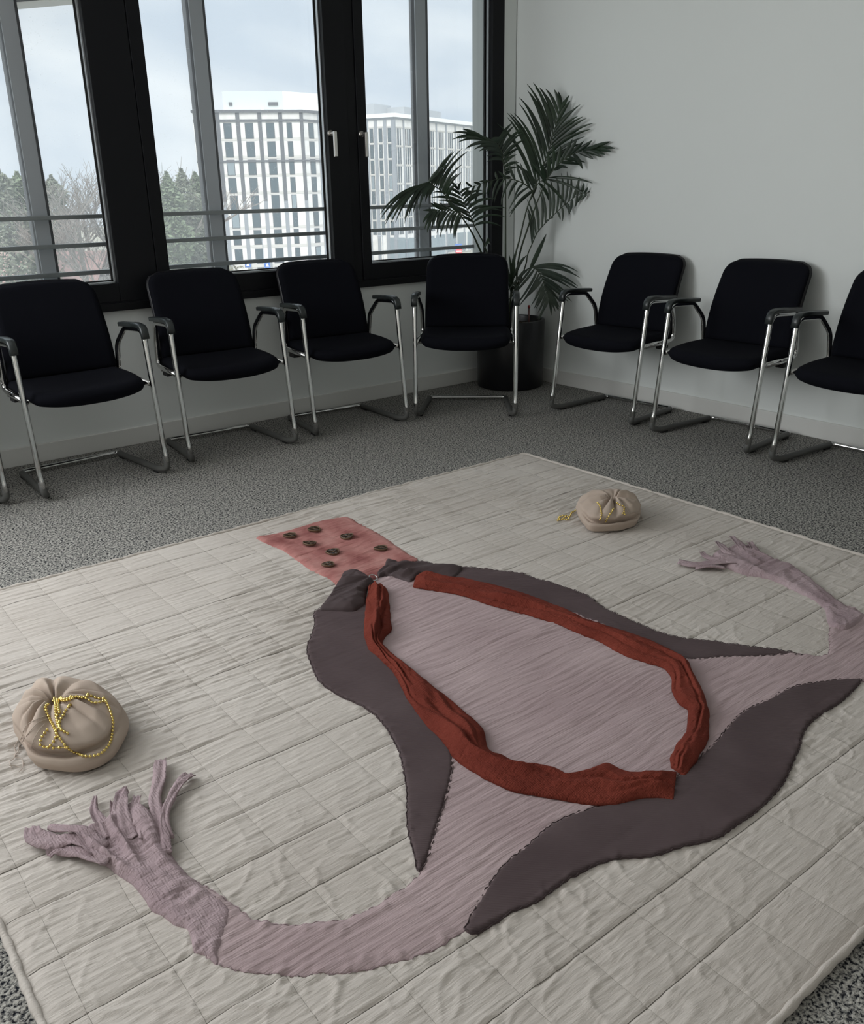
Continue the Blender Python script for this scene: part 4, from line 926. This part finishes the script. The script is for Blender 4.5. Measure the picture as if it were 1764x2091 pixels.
frond([(1085, 740, -.08), (1120, 655, -.08), (1185, 480, -.08), (1225, 340, -.06), (1255, 230, -.05), (1272, 170, -.04)],
      [([(875, 285, -.16), (905, 240, -.16), (958, 205, -.14), (985, 140, -.12), (1003, 118, -.11), (1065, 52, -.08), (1095, 50, -.07), (1125, 75, -.06), (1160, 68, -.05), (1185, 62, -.04), (1220, 75, -.04)], 17, .05, .93, .05),
       ([(1405, 450, .0), (1448, 320, .0), (1455, 268, .0), (1400, 252, .0), (1365, 172, 0), (1335, 150, 0), (1315, 130, 0), (1290, 120, 0), (1248, 100, 0)], 16, .25, .98, .02)], label='tallest fan-shaped frond', w=.0115)
frond([(1162, 690, -.12), (1210, 610, -.14), (1290, 530, -.16), (1380, 480, -.17), (1480, 455, -.18)],
      [([(1130, 540, -.15), (1195, 430, -.16), (1290, 400, -.17), (1420, 390, -.18), (1440, 415, -.18), (1500, 420, -.18), (1580, 425, -.18), (1612, 440, -.18)], 13, .0, .98, .03),
       ([(1080, 560, -.14), (1330, 590, -.12), (1420, 560, -.12), (1400, 600, -.12), (1515, 552, -.14), (1540, 520, -.14), (1592, 498, -.15), (1605, 465, -.16)], 13, .02, .98, -.03)], w=.012)
frond([(1078, 1085, -.03), (1110, 1015, -.05), (1150, 965, -.07), (1215, 900, -.08), (1290, 830, -.08), (1380, 765, -.08), (1455, 745, -.08)],
      [([(1040, 870, -.06), (1062, 770, -.06), (1100, 740, -.06), (1150, 690, -.06), (1230, 640, -.05), (1300, 612, -.05), (1350, 625, -.05), (1385, 650, -.05), (1435, 705, -.05), (1460, 735, -.05)], 17, .0, .98, .02),
       ([(1165, 940, -.1), (1240, 925, -.1), (1330, 905, -.1), (1325, 885, -.1), (1365, 850, -.1), (1400, 800, -.1)], 9, .35, .95, -.03)], M_leaf2, 'pale frond leaning on the wall', w=.010)
frond([(905, 650, -.10), (892, 560, -.12), (872, 470, -.15), (830, 415, -.18), (775, 400, -.22)],
      [([(800, 560, -.2), (780, 500, -.24), (640, 430, -.3), (540, 395, -.34), (530, 365, -.36), (560, 345, -.36), (620, 340, -.34)], 13, .35, 1, .10),
       ([(945, 650, -.1), (975, 560, -.1), (1015, 430, -.12), (1010, 350, -.12), (985, 300, -.12), (960, 320, -.14), (940, 350, -.15), (880, 390, -.18)], 14, .0, .85, .05)], w=.012)
frond([(525, 778, -.32), (480, 735, -.34), (430, 700, -.36), (400, 680, -.38), (340, 700, -.42)],
      [([(560, 720, -.34), (600, 600, -.36), (645, 490, -.36), (635, 450, -.36), (590, 470, -.38), (570, 460, -.38), (540, 510, -.38), (500, 570, -.38), (450, 600, -.38)], 14, .0, .7, .03),
       ([(415, 780, -.38), (370, 800, -.4), (330, 850, -.42), (290, 915, -.42), (250, 930, -.44), (215, 960, -.46), (160, 945, -.48), (108, 950, -.5), (70, 895, -.52)], 16, .45, 1, .16)], label='drooping frond nearest the window', w=.010)
frond([(640, 905, -.28), (600, 880, -.3), (540, 865, -.32), (470, 862, -.34), (420, 875, -.36)],
      [([(590, 1055, -.3), (540, 1000, -.3), (475, 1035, -.32), (450, 980, -.32), (430, 1000, -.34), (380, 1010, -.36), (368, 960, -.38)], 12, .1, 1, .06), ([(560, 800, -.3), (470, 790, -.32), (380, 840, -.35), (350, 905, -.38)], 7, .15, .95, .05)], w=.010)
frond([(700, 965, -.20), (675, 900, -.22), (650, 850, -.22), (620, 780, -.24), (590, 720, -.26)],
      [([(620, 900, -.24), (420, 800, -.3), (440, 770, -.3), (520, 720, -.3), (560, 690, -.3)], 8, .1, .95, .05), ([(880, 940, -.12), (900, 860, -.1), (830, 850, -.12), (820, 770, -.14), (760, 740, -.16), (700, 720, -.2), (640, 690, -.24)], 12, .0, .95, .10)], w=.010)
frond([(1085, 742, -.08), (1040, 700, -.1), (980, 670, -.12), (890, 655, -.14), (780, 680, -.18), (640, 725, -.24)],
      [([(930, 890, -.1), (960, 800, -.12), (870, 830, -.12), (830, 790, -.14), (760, 800, -.18), (700, 790, -.2), (640, 790, -.24)], 12, .0, .95, .08), ([(1020, 560, -.1), (980, 520, -.1), (900, 560, -.12), (800, 660, -.16), (640, 690, -.24)], 8, .05, .9, .05)], w=.0095)
frond([(1085, 742, -.08), (1110, 700, -.08), (1140, 672, -.08), (1190, 650, -.07)],
      [([(925, 895, -.06), (1100, 800, -.06), (1330, 880, -.05), (1450, 745, -.04), (1475, 657, -.04)], 6, .1, 1, .02), ([(960, 560, -.1), (1040, 540, -.1), (1120, 590, -.08)], 5, .1, .9, .03)], w=.011)
frond([(1040, 1255, -.16), (1075, 1240, -.18), (1110, 1255, -.2), (1145, 1310, -.22), (1165, 1370, -.24), (1190, 1440, -.26)],
      [([(1362, 1272, -.1), (1375, 1372, -.12), (1340, 1400, -.14), (1335, 1440, -.16), (1300, 1462, -.18), (1270, 1480, -.2), (1250, 1505, -.22), (1200, 1560, -.24)], 15, .05, 1, .17),
       ([(905, 1390, -.2), (920, 1440, -.22), (940, 1470, -.22), (990, 1480, -.24), (1030, 1460, -.24), (1060, 1480, -.26), (1090, 1500, -.26), (1140, 1580, -.28)], 14, .0, 1, .15)], M_leaf2, 'low arching frond beside the pot', w=.010)
frond([(1060, 1262, -.04), (1062, 1258, -.04), (1066, 1250, -.04)], [([(1182, 1008, 0), (1185, 1005, 0)], 1, .5, .6, .0)], w=.018)
frond([(945, 1420, -.1), (950, 1360, -.1), (960, 1290, -.12)], [([(880, 1200, -.12), (915, 1140, -.12), (940, 1190, -.12), (975, 1150, -.12), (1000, 1165, -.1), (1030, 1172, -.1)], 9, .1, .95, .05), ([(900, 1300, -.14), (990, 1440, -.14), (1010, 1400, -.14)], 5, .0, .6, .1)], w=.010)
frond([(770, 1110, -.12), (780, 1080, -.12), (790, 1040, -.12)], [([(800, 1040, -.12), (815, 1090, -.12)], 3, .2, .9, .03)], w=.009)

# ================================================================== CANVAS POUCHES AND BEADS
def pouch(name, label, outline, mouth, hgt_, seed, foldpos, sc, offp, pleats=13, mz=.75):
    """outline: image points of the base on the quilt and its far side; the body is built around their centre"""
    P = np.array(outline); n = 160; NSs = 60
    Q = cr_spline(P, 12, True); c = Q.mean(0); ang = np.arctan2(Q[:, 1]-c[1], Q[:, 0]-c[0]); rad = np.hypot(Q[:, 0]-c[0], Q[:, 1]-c[1])
    order = np.argsort(ang); ang = ang[order]; rad = rad[order]; th = np.linspace(-math.pi, math.pi, n, endpoint=False)
    R0 = np.interp(th, np.r_[ang-2*math.pi, ang, ang+2*math.pi], np.r_[rad, rad, rad])
    z0 = float(hq(np.array([c[0]]), np.array([c[1]]))[0])+.003; m0 = np.array(mouth)-c; V = np.zeros((NSs, n, 3))
    prof_s = [0, .08, .20, .36, .50, .64, .78, .88, .94, 1.0]; prof_r = [0, .86, .99, 1.06, 1.0, .80, .50, .26, .13, .07]; prof_z = [0, 0, .05, .30, .62, .88, 1.0, .98, .88, .55]
    for i in range(NSs):
        s = i/(NSs-1); r_ = np.interp(s, prof_s, prof_r); z = np.interp(s, prof_s, prof_z)*hgt_; k = np.clip((s-.28)/.62, 0, 1); k = k*k*(3-2*k)
        pl_ = np.clip((s-.45)/.4, 0, 1)*np.clip((1.02-s)/.1, 0, 1)
        wv = 2*np.abs(np.sin(.5*(th*pleats+2.6*np.sin(th*2+seed)+seed+s*2.4)))**.8-1.1; wv = wv*(.65+.5*np.sin(th*3+seed*1.7)); rr = R0*r_*(1+.04*pn(th*1.5+seed, np.full(n, s*3.)))
        dz = pl_*hgt_*.17*wv*np.clip(rr/.02, .3, 1)+hgt_*.10*pn(np.cos(th)*2+seed, np.sin(th)*2+s*3)*np.clip(s*3, 0, 1)
        fpos, fw, fs, fd = foldpos; g = np.exp(-((np.angle(np.exp(1j*(th-fpos))))/fw)**2)*math.exp(-((s-fs)/.030)**2); g2 = np.exp(-((np.angle(np.exp(1j*(th-fpos))))/fw)**2)*math.exp(-((s-fs-.11)/.07)**2)
        rr = rr*(1-fd*g+.09*g2)*(1+pl_*.06*np.sin(th*pleats*.5+seed*2))
        V[i, :, 0] = c[0]+m0[0]*k+rr*np.cos(th); V[i, :, 1] = c[1]+m0[1]*k+rr*np.sin(th)
        V[i, :, 2] = z0+np.maximum(0, z+(dz if s > .15 else 0)*(1 if s < .9 else .6)-hgt_*.30*g)
    o = np.array([c[0], c[1], z0]); idx = np.arange(NSs*n).reshape(NSs, n); nx = np.roll(idx, -1, 1); F = np.stack([idx[:-1], nx[:-1], nx[1:], idx[1:]], -1).reshape(-1, 4)
    e = empty(name, tuple(o), label=label, cat='bag', group='drawstring bags with gold beads')
    body = link_np('bag_body', V.reshape(-1, 3)-o, F, M_bag, e); bv = V.reshape(-1, 3)
    tree = BVHTree.FromPolygons([tuple(p) for p in bv], [tuple(map(int, f)) for f in F])
    return e, o, tree
QT = None
def surf(tree, px, py, r_):
    d = Vector(ray(px, py)); d.normalize(); hit = tree.ray_cast(Vector(CAM), d)
    if hit[0] is not None: return np.array(hit[0])-np.array(d)*r_*1.0+np.array([0, 0, r_*.35])
    p = fl(px, py, .018); return np.array([p[0], p[1], float(hq(p[0], p[1]))+r_+.001])
def beads(tree, strands, sp, r_, label, off_, sc, jit=0):
    bm = bmesh.new(); bmesh.ops.create_icosphere(bm, subdivisions=2, radius=r_); sv = [v.co.copy() for v in bm.verts]; sf = [tuple(v.index for v in f.verts) for f in bm.faces]; bm.free()
    b = MB(); th = MB(); first = None
    for st in strands:
        P = np.array([surf(tree, off_[0]+x/sc, off_[1]+y/sc, r_) for x, y in resample(cr_spline(np.array(st, float), 8), max(8, len(st)*6))])
        # keep the string in contact but smooth
        for _ in range(2): P[1:-1, 2] = np.maximum(P[1:-1, 2], (P[:-2, 2]+P[2:, 2])/2)
        Lg = np.linalg.norm(np.diff(P, axis=0), axis=1).sum(); Q = resample(P, max(3, int(Lg/sp)))
        if first is None: first = Q[0]
        for q in Q: b.add([tuple(np.array(v)+q-first) for v in sv], sf)
        th.tube([q-first for q in P], .0008, 4)
    e = empty('bead_necklace', tuple(first), label=label, cat='necklace', group='gold bead necklaces'); b.build('beads', M_gold, e, True); th.build('string', M_gold, e); return e
def threads(parent, o, sets, off_, sc, tree, r_=.0009):
    b = MB()
    for st in sets:
        P = [surf(tree, off_[0]+x/sc, off_[1]+y/sc, .0025)-o for x, y in cr_spline(np.array(st, float), 5)]; b.tube(P, r_, 5)
    b.build('drawstring', M_thread, parent, True)
f = lambda x, y: fl(x, y, .012)[:2]
e, o, tree = pouch('drawstring_bag', 'large sand-coloured cloth bag heaped with gold beads, on the near left of the quilt',
    [f(58, 1548), f(75, 1575), f(120, 1586), f(170, 1586), f(212, 1572), f(245, 1540), f(262, 1500), f(235, 1462), f(170, 1445), f(105, 1452), f(62, 1480), f(42, 1515)], f(150, 1490)-np.array([.030, .0]), .092, 2, (-2.15, .95, .47, .22), 6.3, (20, 1380))
O1, S1 = (20, 1380), 6.3
beads(tree, [[(1210, 290), (1270, 400), (1310, 510), (1330, 610), (1320, 720), (1300, 840), (1240, 940), (1150, 1015), (1020, 1040), (900, 1020), (790, 970), (720, 910), (650, 820), (600, 740), (560, 650), (510, 560), (470, 460), (460, 400), (490, 370)],
    [(560, 330), (620, 315), (680, 310), (770, 290), (860, 270), (950, 280), (1030, 260), (1110, 290), (1200, 300)], [(1200, 330), (1110, 350), (1040, 340), (1000, 300), (850, 285), (720, 325), (640, 320), (590, 350), (590, 400), (590, 480), (600, 560), (620, 640), (650, 690), (700, 720), (745, 745)],
    [(780, 380), (740, 420), (710, 465), (690, 510), (650, 570), (630, 640)], [(480, 700), (440, 750), (410, 800), (390, 860), (400, 905), (490, 930), (525, 900), (560, 855), (590, 790), (600, 700)], [(560, 935), (640, 930), (720, 930)], [(640, 330), (620, 400), (640, 480), (600, 530), (620, 590), (650, 680)]],
    .0088, .0035, 'gold bead necklaces looped over the large near bag', O1, S1)
threads(e, o, [[(470, 520), (330, 570), (200, 660), (140, 820), (60, 900), (80, 1000)], [(480, 560), (360, 610), (260, 720), (150, 870), (60, 1060), (0, 1120), (30, 1200)], [(450, 620), (380, 700), (310, 820), (280, 930)], [(120, 860), (110, 960), (60, 1050), (150, 1060), (170, 1160), (120, 1240)], [(0, 1180), (80, 1170), (150, 1180)]], O1, S1, tree)
e, o, tree = pouch('drawstring_bag', 'smaller sand-coloured cloth bag with gold beads, on the far right of the quilt',
    [f(1181, 1062), f(1192, 1078), f(1206, 1090), f(1240, 1091), f(1275, 1086), f(1297, 1077), f(1302, 1060), f(1285, 1046), f(1250, 1038), f(1205, 1040), f(1180, 1048)], f(1248, 1062), .092, 5, (-2.25, .95, .45, .22), 8.018, (1120, 1000), pleats=9)
O2, S2 = (1120, 1000), 8.018
beads(tree, [[(800, 215), (835, 260), (855, 330), (865, 400), (855, 460), (840, 500)], [(1060, 320), (1010, 400), (960, 480), (935, 530)], [(1120, 220), (1160, 250), (1235, 280), (1235, 350), (1250, 420), (1220, 390)],
    [(440, 340), (400, 360), (370, 400), (350, 430), (310, 440), (270, 440), (230, 440), (190, 450), (150, 500), (200, 490), (250, 490), (300, 495), (325, 490), (330, 460)], [(290, 430), (240, 470), (180, 480), (150, 510)]], .0094, .0036, 'gold bead necklaces trailing from the smaller far bag onto the quilt', O2, S2)
threads(e, o, [[(1250, 280), (1330, 380), (1390, 360), (1460, 390), (1530, 450), (1520, 500)], [(1340, 370), (1420, 360), (1500, 400), (1530, 470)]], O2, S2, tree)
